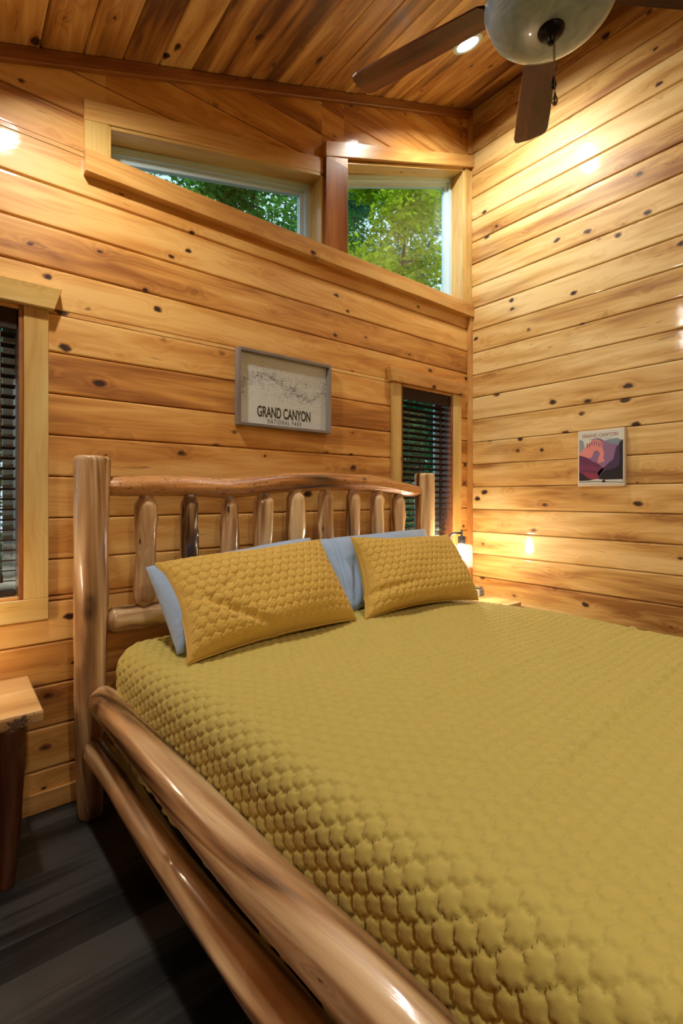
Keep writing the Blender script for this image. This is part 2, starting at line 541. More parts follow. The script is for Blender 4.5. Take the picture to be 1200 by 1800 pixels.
def log(name, pts, rtab, mat, parent=None, seg=40, n=60, bumps=0.006, freq=3.0, seed=0, twist=0.0, knobs=(), flat=0.0, off=None):
    """peeled log through pts (spline), radius table [(t, r)], t in 0..1; knobs: (t, angle, height, size)"""
    P = [Vector(q) for q in pts]
    def pos(t):
        f = t * (len(P) - 1)
        i = min(int(f), len(P) - 2)
        k = f - i
        p0 = P[max(i - 1, 0)]
        p1, p2 = P[i], P[i + 1]
        p3 = P[min(i + 2, len(P) - 1)]
        return 0.5 * ((2 * p1) + (p2 - p0) * k + (2 * p0 - 5 * p1 + 4 * p2 - p3) * k * k + (3 * p1 - p0 - 3 * p2 + p3) * k ** 3)
    bm = bmesh.new()
    gl = bm.verts.layers.float_vector.new('grain')
    o3 = Vector(off) if off else Vector((random.uniform(0, 40), random.uniform(0, 40), random.uniform(0, 40)))
    length = sum((b - a).length for a, b in zip(P, P[1:]))
    rings = []
    prev = None
    ts = []
    # denser rings near the rounded ends
    for i in range(n + 1):
        ts.append(i / n)
    for i, t in enumerate(ts):
        c = pos(t)
        tan = (pos(min(1, t + 0.01)) - pos(max(0, t - 0.01))).normalized()
        if prev is None:
            ref = Vector((0, 0, 1)) if abs(tan.z) < 0.9 else Vector((1, 0, 0))
            s = tan.cross(ref).normalized()
        else:
            s = (prev - tan * prev.dot(tan)).normalized()
        prev = s
        u = tan.cross(s)
        r0 = interp(rtab, t)
        ring = []
        for k in range(seg):
            a = 2 * math.pi * k / seg
            d = s * math.cos(a) + u * math.sin(a)
            q = Vector((math.cos(a) * 1.2, math.sin(a) * 1.2, t * length * freq)) + Vector((seed * 7.3, seed * 3.1, seed))
            rr = r0 * (1 + 0.0) + bumps * (noise.noise(q) * 1.0 + 0.5 * noise.noise(q * 2.3)) * min(1, r0 / 0.03)
            for kt, ka, kh, ks in knobs:
                da = (a - ka + math.pi) % (2 * math.pi) - math.pi
                dd = ((t - kt) * length) ** 2 + (da * r0) ** 2
                rr += kh * math.exp(-dd / (ks * ks))
            v = bm.verts.new(c + d * rr)
            aa = a + twist * t
            v[gl] = Vector((math.cos(aa) * r0 * 2.6, math.sin(aa) * r0 * 2.6, t * length * 0.9)) + o3
            ring.append(v)
        rings.append(ring)
    for a, b in zip(rings, rings[1:]):
        for k in range(seg):
            bm.faces.new((a[k], b[k], b[(k + 1) % seg], a[(k + 1) % seg]))
    bm.faces.new(rings[0])
    bm.faces.new(rings[-1])
    return bm_obj(name, bm, mat, parent, True)

def quilt_height(u, v, cell=0.041, row=0.0355, h=0.006):
    """interlocked scallop quilting: puffs on an offset lattice"""
    uu = u + 0.0026 * np.sin(v / row * 2 * np.pi * 2 + 0.6) + 0.0015 * np.sin(v * 41 + u * 13)
    vv = v + 0.0026 * np.sin(u / cell * 2 * np.pi * 2) + 0.002 * np.sin(u * 33 + 1.3)
    r = vv / row
    best1 = np.full(u.shape, 9.0)
    best2 = np.full(u.shape, 9.0)
    base = np.floor(r)
    for k in (-1, 0, 1, 2):
        rj = base + k
        cx = (np.mod(rj, 2) * 0.5)
        q = uu / cell - cx
        for kk in (0, 1):
            ci = np.floor(q) + kk
            dx = (q - ci) * cell
            dy = (r - rj) * row
            d = np.sqrt(dx * dx + dy * dy)
            nb1 = np.minimum(best1, d)
            best2 = np.minimum(best2, np.maximum(best1, d))
            best1 = nb1
    e = (best2 - best1) / cell
    return h * (1 - np.exp(-e * 5.5)) - 0.0012 * np.exp(-(e / 0.07) ** 2)

def grid_obj(name, P, mat, parent=None, closed=False):
    """P: (n, m, 3) array"""
    n, m_, _ = P.shape
    idx = np.arange(n * m_).reshape(n, m_)
    f = np.stack([idx[:-1, :-1], idx[1:, :-1], idx[1:, 1:], idx[:-1, 1:]], -1).reshape(-1, 4)
    me = bpy.data.meshes.new(name)
    me.vertices.add(n * m_)
    me.vertices.foreach_set('co', P.astype(np.float32).ravel())
    me.loops.add(f.size)
    me.loops.foreach_set('vertex_index', f.ravel().astype(np.int32))
    me.polygons.add(len(f))
    me.polygons.foreach_set('loop_start', (np.arange(len(f)) * 4).astype(np.int32))
    me.polygons.foreach_set('loop_total', np.full(len(f), 4, np.int32))
    me.update(calc_edges=True)
    me.validate()
    return link(name, me, mat, parent, True)

# ================================================================== ROOM SHELL
YB, XR = 2.36, 3.20           # finished faces of the back and right walls
XL, YF = -1.25, -2.2          # walls outside the frame
YG = 2.50                     # outer side of the back wall
cpt = Vector((0, 0, ceil_z(0)))
cn = Vector((-SLOPE, 0, 1)).normalized()
CEIL_CLIP = (cpt, cn)

# ---- floor
floor = struct(box('floor', (XL - .1, XR + .1, YF - .1, YG, -0.12, -0.012), M_black, bevel=0))
yy = 1.454 - 0.128 * 30
row = 0
while yy < YB - 0.02:
    y1 = min(yy + 0.128, YB - 0.001)
    xx = XL - random.uniform(0, 1.1)
    while xx < XR:
        x1 = min(xx + random.choice([1.1, 1.4, 1.8]), XR - 0.001)
        x0 = max(xx, XL + 0.001)
        if x1 > x0 + 0.05:
            bm = box_bm(x0 + .0006, x1 - .0006, yy + .0006, y1 - .0006, -0.012, 0, bevel=0.0006)
            o = bm_obj('floorboard', bm, M_floor, floor)
            add_grain(o, (0, 1, 0), (1, 0, 0))
        xx = x1 if x1 < XR - 0.01 else XR
    yy += 0.128

# ---- back wall body with the four openings
wall_back = empty('wall_back', (0, YB + 0.02, 0))
struct(wall_back)
def wb(pts):
    o = prism('sheathing', [(x, z) for x, z in pts], 'y', YB + 0.02, YG, M_plaster, None)
    o.parent = wall_back
    o.location = (0, -(YB + 0.02), 0)
W3 = (-0.50, 0.24, 0.885, 2.076)    # lower left window opening x0 x1 z0 z1
W4 = (2.415, 2.975, 0.885, 2.076)   # lower right
W1x = (0.552, 1.752)                # clerestory left, sloping head
W1t = (2.955, 3.236)
W2x = (1.925, 3.114)                # clerestory right
W2t = (3.386, 3.836)
ZS = 2.795                          # clerestory sill
x0, x1 = XL, XR + 0.0
wb([(x0, -0.1), (x1, -0.1), (x1, 0.885), (x0, 0.885)])
wb([(x0, 0.885), (W3[0], 0.885), (W3[0], 2.076), (x0, 2.076)])
wb([(W3[1], 0.885), (W4[0], 0.885), (W4[0], 2.076), (W3[1], 2.076)])
wb([(W4[1], 0.885), (x1, 0.885), (x1, 2.076), (W4[1], 2.076)])
wb([(x0, 2.076), (x1, 2.076), (x1, ZS), (x0, ZS)][:4]) if ceil_z(x0) > ZS else wb([(x0, 2.076), (x1, 2.076), (x1, ZS), ((ZS - 3.022) / SLOPE, ZS), (x0, ceil_z(x0))])
xs = (ZS - 3.022) / SLOPE
wb([(xs, ZS), (W1x[0], ZS), (W1x[0], ceil_z(W1x[0]))])
wb([(W1x[0], W1t[0]), (W1x[1], W1t[1]), (W1x[1], ceil_z(W1x[1])), (W1x[0], ceil_z(W1x[0]))])
wb([(W1x[1], ZS), (W2x[0], ZS), (W2x[0], ceil_z(W2x[0])), (W1x[1], ceil_z(W1x[1]))])
wb([(W2x[0], W2t[0]), (W2x[1], W2t[1]), (W2x[1], ceil_z(W2x[1])), (W2x[0], ceil_z(W2x[0]))])
wb([(W2x[1], ZS), (x1, ZS), (x1, ceil_z(x1)), (W2x[1], ceil_z(W2x[1]))])

def back_plank(xa, xb, z0, z1, clips=()):
    if xb - xa < 0.01 or z1 - z0 < 0.004:
        return
    M = Matrix.Translation((xa, YB, z0))
    o = plank('plank', xb - xa, z1 - z0, 0.02, M_wall, M, None, clips)
    if o:
        o.parent = wall_back
        o.matrix_parent_inverse = Matrix.Translation((0, -(YB + 0.02), 0))
PW_ = 0.1746
Z0B = 1.563
k = -9
XE = XR - 0.001
while True:
    z0 = Z0B + PW_ * k
    z1 = z0 + PW_
    k += 1
    if z0 > ceil_z(XR):
        break
    if z1 < 0.08:
        continue
    z0 = max(z0, 0.0)
    segs = []
    def spans(za, zb, holes):
        xs_ = [XL + 0.001, XE]
        out = [(XL + 0.001, XE)]
        for h0, h1 in holes:
            nn = []
            for a, b in out:
                if h1 <= a or h0 >= b:
                    nn.append((a, b))
                else:
                    if h0 > a:
                        nn.append((a, h0))
                    if h1 < b:
                        nn.append((h1, b))
            out = nn
        return out
    if z0 < W3[3] and z1 > W3[2]:
        # row meets the lower windows
        if z0 < W3[2]:
            for a, b in spans(z0, z1, []):
                back_plank(a, b, z0, W3[2])
            z0b = W3[2]
        else:
            z0b = z0
        z1b = min(z1, W3[3])
        for a, b in spans(z0b, z1b, [W3[:2], W4[:2]]):
            back_plank(a, b, z0b, z1b)
        if z1 > W3[3]:
            for a, b in spans(0, 0, []):
                back_plank(a, b, W3[3], z1)
    elif z1 > ZS:
        if z0 < ZS:
            back_plank(XL + .001, XE, z0, ZS, [CEIL_CLIP])
            z0 = ZS
        clipC = [CEIL_CLIP]
        back_plank(XL + .001, W1x[0], z0, z1, clipC) if ceil_z(W1x[0]) > z0 else None
        back_plank(W1x[1], W2x[0], z0, z1, clipC) if ceil_z(W2x[0]) > z0 else None
        back_plank(W2x[1], XE, z0, z1, clipC)
        # above each sloping head
        for (wx, wt) in ((W1x, W1t), (W2x, W2t)):
            if ceil_z(wx[1]) > z0 and z1 > wt[0]:
                sl = (wt[1] - wt[0]) / (wx[1] - wx[0])
                nrm = Vector((sl, 0, -1)).normalized()
                back_plank(wx[0], wx[1], z0, z1, [CEIL_CLIP, (Vector((wx[0], 0, wt[0])), nrm)])
    else:
        back_plank(XL + .001, XE, z0, z1, [CEIL_CLIP])

# ---- right wall
wall_right = struct(prism('wall_right', [(YF - .1, -0.1), (YG, -0.1), (YG, ceil_z(XR) + .05), (YF - .1, ceil_z(XR) + .05)], 'x', XR + 0.02, XR + 0.14, M_plaster))
PR = 0.1738
Z0R = 1.551
k = -9
while True:
    z0 = Z0R + PR * k
    z1 = z0 + PR
    k += 1
    if z0 > ceil_z(XR):
        break
    if z1 < 0.05:
        continue
    z0 = max(0, z0)
    # board along y, front face towards -x
    M = Matrix(((0, 1, 0, XR), (1, 0, 0, YF + .001), (0, 0, 1, z0), (0, 0, 0, 1)))
    cuts = [YF + .001]
    if random.random() < 0.35:
        cuts.append(random.uniform(-1.5, -0.2))
    cuts.append(YB - 0.001)
    for ya, yb in zip(cuts, cuts[1:]):
        M = Matrix(((0, 1, 0, XR), (1, 0, 0, ya), (0, 0, 1, z0), (0, 0, 0, 1)))
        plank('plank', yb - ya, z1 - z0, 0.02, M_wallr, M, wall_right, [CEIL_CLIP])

# ---- ceiling
TH = math.atan(SLOPE)
ceiling = struct(prism('ceiling', [(XL - .1, ceil_z(XL - .1) + 0.025), (XR + .14, ceil_z(XR + .14) + 0.025), (XR + .14, ceil_z(XR + .14) + 0.2), (XL - .1, ceil_z(XL - .1) + 0.2)], 'y', YF - .1, YG + 0.3, M_plaster))
ex = Vector((math.cos(TH), 0, math.sin(TH)))
en = Vector((-math.sin(TH), 0, math.cos(TH)))
CW = 0.1735
xc = 0.30 - CW * math.cos(TH) * 9
while xc < XR:
    wdt = CW
    if xc + CW * math.cos(TH) > XR:
        wdt = (XR - xc) / math.cos(TH) - 0.002
    if wdt > 0.01 and xc > XL - 0.16:
        M = Matrix(((0, en.x, ex.x, xc), (1, 0, 0, YF), (0, en.z, ex.z, ceil_z(xc)), (0, 0, 0, 1)))
        cl = [(Vector((XL, 0, 0)), Vector((-1, 0, 0)))]
        cuts = [YF + .001, YB - 0.001]
        if random.random() < 0.4:
            cuts.insert(1, random.uniform(-1.5, 1.5))
        for ya, yb in zip(cuts, cuts[1:]):
            M = Matrix(((0, en.x, ex.x, xc), (1, 0, 0, ya), (0, en.z, ex.z, ceil_z(xc)), (0, 0, 0, 1)))
            plank('plank', yb - ya, wdt, 0.018, M_ceil, M, ceiling, cl)
    xc += CW * math.cos(TH)

# ---- walls behind and left of the camera
def plain_wall(name, axis, pts, a0, a1):
    return struct(prism(name, pts, axis, a0, a1, M_plaster))
wl = plain_wall('wall_left', 'x', [(YF, -0.1), (YG, -0.1), (YG, ceil_z(XL) + .03), (YF, ceil_z(XL) + .03)], XL - 0.12, XL - 0.02)
wf = plain_wall('wall_front', 'y', [(XL - .12, -0.1), (XR + .14, -0.1), (XR + .14, ceil_z(XR + .14)), (XL - .12, ceil_z(XL - .12))], YF - 0.12, YF - 0.02)
k = 0
while 0.174 * k < ceil_z(XL):
    z0 = 0.174 * k
    M = Matrix(((0, -1, 0, XL), (-1, 0, 0, YB - .001), (0, 0, 1, z0), (0, 0, 0, 1)))
    plank('plank', YB - YF - .002, 0.174, 0.02, M_wall, M, wl, [CEIL_CLIP])
    k += 1
k = 0
while 0.174 * k < ceil_z(XR):
    z0 = 0.174 * k
    M = Matrix(((-1, 0, 0, XR - .001), (0, -1, 0, YF), (0, 0, 1, z0), (0, 0, 0, 1)))
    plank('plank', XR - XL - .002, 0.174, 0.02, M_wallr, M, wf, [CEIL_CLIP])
    k += 1

# ---- trims
struct(box('baseboard_back', (XL, XR - .001, YB - 0.014, YB - .0005, 0.0, 0.08), M_trim, ax=0))
struct(box('baseboard_right', (XR - 0.014, XR - .0005, YF, YB - 0.015, 0.0, 0.08), M_trim, ax=1))
struct(box('trim_1', (XR - 0.034, XR - .0005, YB - 0.032, YB - .0005, 0.081, 2.70), M_trim, ax=2))
struct(box('trim_2', (XR - 0.034, XR - .0005, YB - 0.030, YB - .0005, 3.975, ceil_z(XR) - .062), M_trim, ax=2))
# crown along the sloping head of the back wall
struct(prism('trim_3', [(XL + .001, ceil_z(XL) - 0.062), (XR - .001, ceil_z(XR) - 0.062), (XR - .001, ceil_z(XR) - .001), (XL + .001, ceil_z(XL) - .001)], 'y', YB - 0.028, YB - 0.0005, M_crown, bevel=0.003,
             grain=((-math.sin(TH), 0, math.cos(TH)), (math.cos(TH), 0, math.sin(TH)))))

# ---- clerestory windows
YV = 2.455    # room side of the vinyl units
def quad_frame(name, pts, t, y0, y1, mat, parent):
    """mitred frame following a quadrilateral (x,z)"""
    c = Vector((sum(p_[0] for p_ in pts) / 4, sum(p_[1] for p_ in pts) / 4))
    def inset(tt):
        n_ = 4
        lines = []
        for i in range(n_):
            a = Vector(pts[i]); b = Vector(pts[(i + 1) % n_])
            d = (b - a).normalized()
            nr = Vector((-d.y, d.x))
            if nr.dot(c - a) < 0:
                nr = -nr
            lines.append((a + nr * tt, d))
        out = []
        for i in range(n_):
            p1, d1 = lines[i - 1]
            p2, d2 = lines[i]
            den = d1.x * d2.y - d1.y * d2.x
            s_ = ((p2.x - p1.x) * d2.y - (p2.y - p1.y) * d2.x) / den
            out.append(p1 + d1 * s_)
        return out
    q = inset(t)
    bm = bmesh.new()
    for i in range(4):
        j = (i + 1) % 4
        poly = [pts[i], pts[j], q[j], q[i]]
        A = [bm.verts.new((v[0], y0, v[1])) for v in poly]
        B = [bm.verts.new((v[0], y1, v[1])) for v in poly]
        bm.faces.new(A); bm.faces.new(B[::-1])
        for k_ in range(4):
            bm.faces.new((A[k_], B[k_], B[(k_ + 1) % 4], A[(k_ + 1) % 4]))
    return bm_obj(name, bm, mat, parent), [tuple(v) for v in q]

def clerestory(name, wx, wt):
    win = struct(empty(name, (0, 0, 0)))
    pts = [(wx[0], ZS), (wx[1], ZS), (wx[1], wt[1]), (wx[0], wt[0])]
    sl = math.atan2(wt[1] - wt[0], wx[1] - wx[0])
    # jamb boards lining the opening
    t = 0.018
    g = ((0, 1, 0), (math.cos(sl), 0, math.sin(sl)))
    prism('head_jamb', [(wx[0] + t, wt[0] + (wt[1] - wt[0]) * t / (wx[1] - wx[0]) - t), (wx[1] - t, wt[1] - t - (wt[1] - wt[0]) * t / (wx[1] - wx[0])), (wx[1] - t, wt[1] - .0005), (wx[0] + t, wt[0] - .0005)], 'y', YB - 0.018, YG, M_trim_pale, win, grain=g)
    box('side_jamb', (wx[0] + .0005, wx[0] + t, YB - 0.018, YG, ZS, wt[0]), M_trim_pale, win, ax=2)
    box('side_jamb', (wx[1] - t, wx[1] - .0005, YB - 0.018, YG, ZS, wt[1] - t), M_trim_pale, win, ax=2)
    box('sill_jamb', (wx[0] + t, wx[1] - t, YB - 0.018, YG, ZS + .0005, ZS + t), M_trim, win, ax=0)
    ip = [(wx[0] + t, ZS + t), (wx[1] - t, ZS + t), (wx[1] - t, wt[1] - t), (wx[0] + t, wt[0] - t)]
    fr, q = quad_frame('window_frame', ip, 0.034, YV, YG + .01, M_white, win)
    sa, q2 = quad_frame('sash', q, 0.032, YV + 0.014, YG, M_white, win)
    prism('glass_pane', q2, 'y', YV + 0.028, YV + 0.032, M_glass, win)
    return win
w1 = clerestory('window_1', W1x, W1t)
w2 = clerestory('window_2', W2x, W2t)
# casings, each board its own
def slope_casing(x0, za, x1, zb, h, y0, parent, mat=M_trim, zt=None):
    hb = h if zt is None else zt
    sl = math.atan2(zb - za, x1 - x0)
    return prism('head_casing', [(x0, za), (x1, zb), (x1, zb + hb), (x0, za + h)], 'y', y0, YB - .0008, mat, parent, bevel=0.0015, grain=((-math.sin(sl), 0, math.cos(sl)), (math.cos(sl), 0, math.sin(sl))))
slope_casing(0.461, 2.934, 1.750, 3.236, 0.09, YB - 0.02, w1)
prism('side_casing', [(0.461, 2.797), (0.556, 2.797), (0.556, 2.9555), (0.461, 2.9335)], 'y', YB - 0.0195, YB - .0008, M_trim_pale, w1, bevel=0.001, grain=((1, 0, 0), (0, 0, 1)))
slope_casing(1.752, 3.328, XR - .001, 3.872, 0.09, YB - 0.045, w2)
box('side_casing', (W2x[1] - 0.004, XR - .001, YB - 0.024, YB - .0008, 2.797, 3.846), M_trim_pale, w2, ax=2)
box('mullion_casing', (1.753, 1.922, YB - 0.042, YB - .0008, 2.797, 3.326), M_mull, w2, ax=2)
prism('mullion_cap', [(1.753, 3.3265), (1.922, 3.3265), (1.922, 3.384)], 'y', YB - .040, YB - .0008, M_trim, w2, grain=((1, 0, 0), (0, 0, 1)))
struct(box('trim_4', (0.461, XR - .001, YB - 0.046, YB - .0008, 2.70, 2.796), M_trim, ax=0))

# ---- lower windows
def low_window(name, W, right_edge, left_vis=True):
    win = struct(empty(name))
    a, b, z0, z1 = W
    t = 0.016
    box('head_jamb', (a + t, b - t, YB - 0.016, YG, z1 - t, z1 - .0005), M_trim, win, ax=0)
    box('sill_jamb', (a + t, b - t, YB - 0.016, YG, z0 + .0005, z0 + t), M_trim, win, ax=0)
    box('side_jamb', (a + .0005, a + t, YB - 0.016, YG, z0, z1), M_crown, win, ax=2)
    box('side_jamb', (b - t, b - .0005, YB - 0.016, YG, z0, z1), M_crown, win, ax=2)
    ip = [(a + t, z0 + t), (b - t, z0 + t), (b - t, z1 - t), (a + t, z1 - t)]
    zm = (z0 + z1) / 2
    fr, q = quad_frame('window_frame', ip, 0.020, YV + .01, YG + .01, M_white, win)
    for (za, zb, yo) in ((q[0][1], q[2][1], 0.0),):
        pts = [(q[0][0], za), (q[1][0], za), (q[1][0], zb), (q[0][0], zb)]
        sa, q2 = quad_frame('sash', pts, 0.024, YV + 0.014 + yo, YV + 0.030 + yo, M_white, win)
        prism('glass_pane', q2, 'y', YV + 0.020 + yo, YV + 0.024 + yo, M_glass, win)
    cw = 0.088
    r1 = b + cw if right_edge is None else right_edge
    yb = YB - .0008
    box('side_casing', (a - cw, a - .0005, YB - 0.02, yb, z0 + .0005, z1), M_trim_pale, win, ax=2)
    box('side_casing', (b + .0005, r1, YB - 0.02, yb, z0 + .0005, z1), M_trim_pale, win, ax=2)
    box('apron_casing', (a - cw, r1, YB - 0.02, yb, z0 - 0.09, z0), M_trim_pale, win, ax=0)
    lo, hi = a - cw - 0.018, r1 + 0.018
    prism('head_casing', [(lo, z1 + .0005), (hi, z1 + .0005), (hi + 0.028, z1 + 0.09), (lo - 0.028, z1 + 0.09)], 'y', YB - 0.045, yb, M_trim_pale if right_edge is None else M_trim, win, bevel=0.002, grain=((0, 0, 1), (1, 0, 0)))
    return win
w3 = low_window('window_3', W3, None)
w4 = low_window('window_4', W4, 3.072)

def blind(name, W, label, pitch=0.0418, tilt=-R(14), cord_x=None):
    a, b, z0, z1 = W
    a += 0.022; b -= 0.022
    yc = YB + 0.040
    t = tag(empty(name, ((a + b) / 2, yc, z0 + .017)), label, 'blind')
    inv = Matrix.Translation((-(a + b) / 2, -yc, -(z0 + .017)))
    def ch(o):
        o.parent = t
        o.matrix_parent_inverse = inv
        return o
    ch(box('headrail', (a, b, yc - 0.028, yc + 0.028, z1 - 0.075, z1 - 0.0175), M_blind))
    ch(box('valance', (a - .003, b + .003, yc - 0.040, yc - 0.030, z1 - 0.10, z1 - 0.0175), M_blind, bevel=0.003))
    z = z1 - 0.115
    n = 0
    proto = None
    while z > z0 + 0.055:
        if proto is None:
            bm = bmesh.new()
            ys = [-0.024, -0.012, 0, 0.012, 0.024]
            zs = [0, 0.0016, 0.0022, 0.0016, 0]
            ring = [(y, q + 0.0013) for y, q in zip(ys, zs)] + [(y, q - 0.0013) for y, q in zip(ys[::-1], zs[::-1])]
            A = [bm.verts.new((-(b - a) / 2, y, q)) for y, q in ring]
            B = [bm.verts.new(((b - a) / 2, y, q)) for y, q in ring]
            bm.faces.new(A); bm.faces.new(B[::-1])
            for i in range(len(ring)):
                j = (i + 1) % len(ring)
                bm.faces.new((A[i], B[i], B[j], A[j]))
            s = bm_obj('slat', bm, M_blind)
            proto = s.data
        else:
            s = bpy.data.objects.new('slat', proto)
            C.objects.link(s)
        s.parent = t
        s.location = (0, 0, z - (z0 + .017))
        s.rotation_euler = (tilt, 0, 0)
        z -= pitch
        n += 1
    ch(box('bottom_rail', (a, b, yc - 0.024, yc + 0.024, z0 + 0.0172, z0 + 0.036), M_blind, bevel=0.003))
    for fx in (0.16, 0.84):
        x = a + (b - a) * fx
        for yo in (-0.0265, 0.0265):
            ch(tube('ladder_cord', [(x, yc + yo, z0 + .036), (x, yc + yo, z1 - .075)], 0.0011, M_cord, None, 6))
    if cord_x:
        for q, (x, zz) in enumerate(((cord_x, z0 + 0.075), (cord_x - 0.03, z0 + 0.065))):
            ch(tube('pull_cord', [(x, yc - 0.031, z1 - .1), (x, yc - 0.031, zz + 0.03)], 0.0012, M_cord, None, 6))
            ch(lathe('tassel', [(0.003, 0.035), (0.008, 0.030), (0.009, 0.0), (0.0, 0.0)], M_blind, None, 12, (x, yc - 0.037, zz)))
    return t
blind('window_blind', W3, 'dark brown slatted blind in the window at the left edge, above the pine nightstand', cord_x=0.165, tilt=-R(8))
blind('window_blind', W4, 'dark brown slatted blind in the narrow window behind the right end of the headboard')

# ================================================================== CAN LIGHTS
for i, ((x, y), pw) in enumerate(zip(CAN_SPOTS, CAN_POWER)):
    zc = ceil_z(x)
    t = empty('recessed_light', (x, y, zc), (0, -TH, 0))
    lab = ['lit round recessed light in the plank ceiling beside the fan blade', 'lit round recessed light in the ceiling above the left nightstand',
           'lit round recessed light at the high end of the ceiling behind the camera', 'lit round recessed light at the low end of the ceiling behind the camera'][i]
    tag(t, lab, 'light', 'recessed ceiling lights')
    lathe('trim_ring', [(0.062, -0.001), (0.066, -0.007), (0.088, -0.004), (0.090, 0.0), (0.062, 0.0)], M_white, t, 40, cap=False)
    lathe('lens', [(0.0, -0.003), (0.060, -0.003), (0.061, 0.0)], M_canlens, t, 32)
    li = bpy.data.lights.new('downlight', 'AREA')
    li.shape = 'DISK'
    li.size = 0.11
    li.energy = pw
    li.color = (1, 0.93, 0.82)
    li.spread = R(150)
    lo = bpy.data.objects.new('downlight', li)
    C.objects.link(lo)
    lo.parent = t
    lo.location = (0, 0, -0.012)

# ================================================================== CEILING FAN
FX, FY = 1.36, 0.72
FZ = ceil_z(FX)
fan = tag(empty('ceiling_fan', (FX, FY, 2.62)), 'bronze ceiling fan with walnut blades and frosted glass bowl hanging from the ceiling', 'ceiling fan')
def fz(z):
    return z - 2.62
lathe('canopy', [(0.02, fz(FZ - 0.10)), (0.05, fz(FZ - 0.09)), (0.07, fz(FZ - 0.04)), (0.07, fz(FZ + 0.01))], M_bronze, fan, 32)
lathe('downrod', [(0.013, fz(2.98)), (0.013, fz(FZ - 0.09))], M_bronze, fan, 16)
lathe('motor_housing', [(0.06, fz(2.765)), (0.10, fz(2.78)), (0.125, fz(2.83)), (0.13, fz(2.88)), (0.11, fz(2.93)), (0.05, fz(2.97)), (0.02, fz(2.985))], M_bronze, fan, 40)
lathe('bowl_fitter', [(0.05, fz(2.77)), (0.15, fz(2.755)), (0.175, fz(2.745)), (0.178, fz(2.735)), (0.14, fz(2.735))], M_bronze, fan, 40)
bp = []
for i in range(15):
    a = i / 14 * math.pi / 2
    bp.append((0.178 * math.sin(a) ** 0.9 if i else 0.012, fz(2.735 - 0.085 * math.cos(a) ** 0.9 if i < 14 else 2.735)))
bp = [(r, z) for r, z in bp] + [(0.186, fz(2.742)), (0.180, fz(2.744))]
lathe('glass_bowl', bp, M_bowl, fan, 56, cap=False)
lathe('finial', [(0.0, fz(2.612)), (0.008, fz(2.613)), (0.012, fz(2.622)), (0.010, fz(2.629)), (0.026, fz(2.634)), (0.036, fz(2.645)), (0.038, fz(2.654)), (0.030, fz(2.66))], M_bronze, fan, 32)
for q, (dx, dy, L0) in enumerate(((0.010, -0.006, 0.165), (0.022, 0.004, 0.105))):
    bm = bmesh.new()
    zt = fz(2.635)
    k_ = 0
    while k_ * 0.0052 < L0:
        bmesh.ops.create_icosphere(bm, subdivisions=1, radius=0.0022, matrix=Matrix.Translation((dx, dy, zt - k_ * 0.0052)))
        k_ += 1
    chn = bm_obj('pull_chain', bm, M_brass, fan)
    lathe('chain_fob', [(0.0, 0.0), (0.006, 0.003), (0.0085, 0.012), (0.0065, 0.024), (0.003, 0.032), (0.003, 0.037), (0.0, 0.038)], M_bronze if q else M_brass, chn, 16, (dx, dy, zt - L0 - 0.034))
for kb in range(5):
    ang = R(107 - 72 * kb)
    rot = Matrix.Translation((0, 0, fz(2.80))) @ Matrix.Rotation(ang, 4, 'Z') @ Matrix.Rotation(R(-11), 4, 'X')
    outl = []
    r0, r1 = 0.20, 0.655
    w0, w1 = 0.052, 0.066
    outl += [(r0, -w0), (r0 + 0.3, -w0 - 0.012), (r1 - 0.03, -w1), (r1 - 0.010, -w1 + 0.006), (r1 - 0.002, -w1 + 0.02)]
    outl += [(r1 + 0.004, 0.0), (r1 - 0.002, w1 - 0.02), (r1 - 0.010, w1 - 0.006), (r1 - 0.03, w1), (r0 + 0.3, w0 + 0.012), (r0, w0), (r0 - 0.012, w0 - .015), (r0 - 0.012, -w0 + .015)]
    o = prism('blade', outl, 'z', -0.003, 0.003, M_blade, fan)
    add_grain(o, (0, 1, 0), (1, 0, 0))
    o.matrix_local = rot
    ir = prism('blade_iron', [(0.09, -0.02), (0.16, -0.014), (0.20, -0.04), (0.25, -0.045), (0.27, 0.0), (0.25, 0.045), (0.20, 0.04), (0.16, 0.014), (0.09, 0.02)], 'z', 0.003, 0.009, M_bronze, fan)
    ir.matrix_local = rot

# ================================================================== LOG BED
TB = R(1.8)
bed = tag(empty('log_bed', (0.455, 2.20, 0), (0, 0, TB)), 'rustic king bed frame of peeled honey-brown logs against the back wall', 'bed')
# local: +x along the headboard, -y towards the foot
post_r = [(0, 0.040), (0.02, 0.047), (0.06, 0.050), (0.35, 0.060), (0.7, 0.066), (0.985, 0.069), (0.995, 0.066), (1.0, 0.060)]
log('post', [(0.0, 0.0, 0.0), (0.0, 0, 0.5), (0.004, 0, 1.0), (0.008, 0, 1.468)], post_r, M_log, bed, n=80, seed=1, twist=1.2, bumps=0.005)
log('post', [(2.11, -0.004, 0.0), (2.11, 0, 0.5), (2.115, 0, 1.0), (2.11, 0, 1.462)], [(0, 0.05), (0.3, 0.066), (0.985, 0.068), (0.995, 0.065), (1, 0.06)], M_log, bed, n=80, seed=2, bumps=0.005, knobs=[(0.93, 4.4, 0.006, 0.02)])
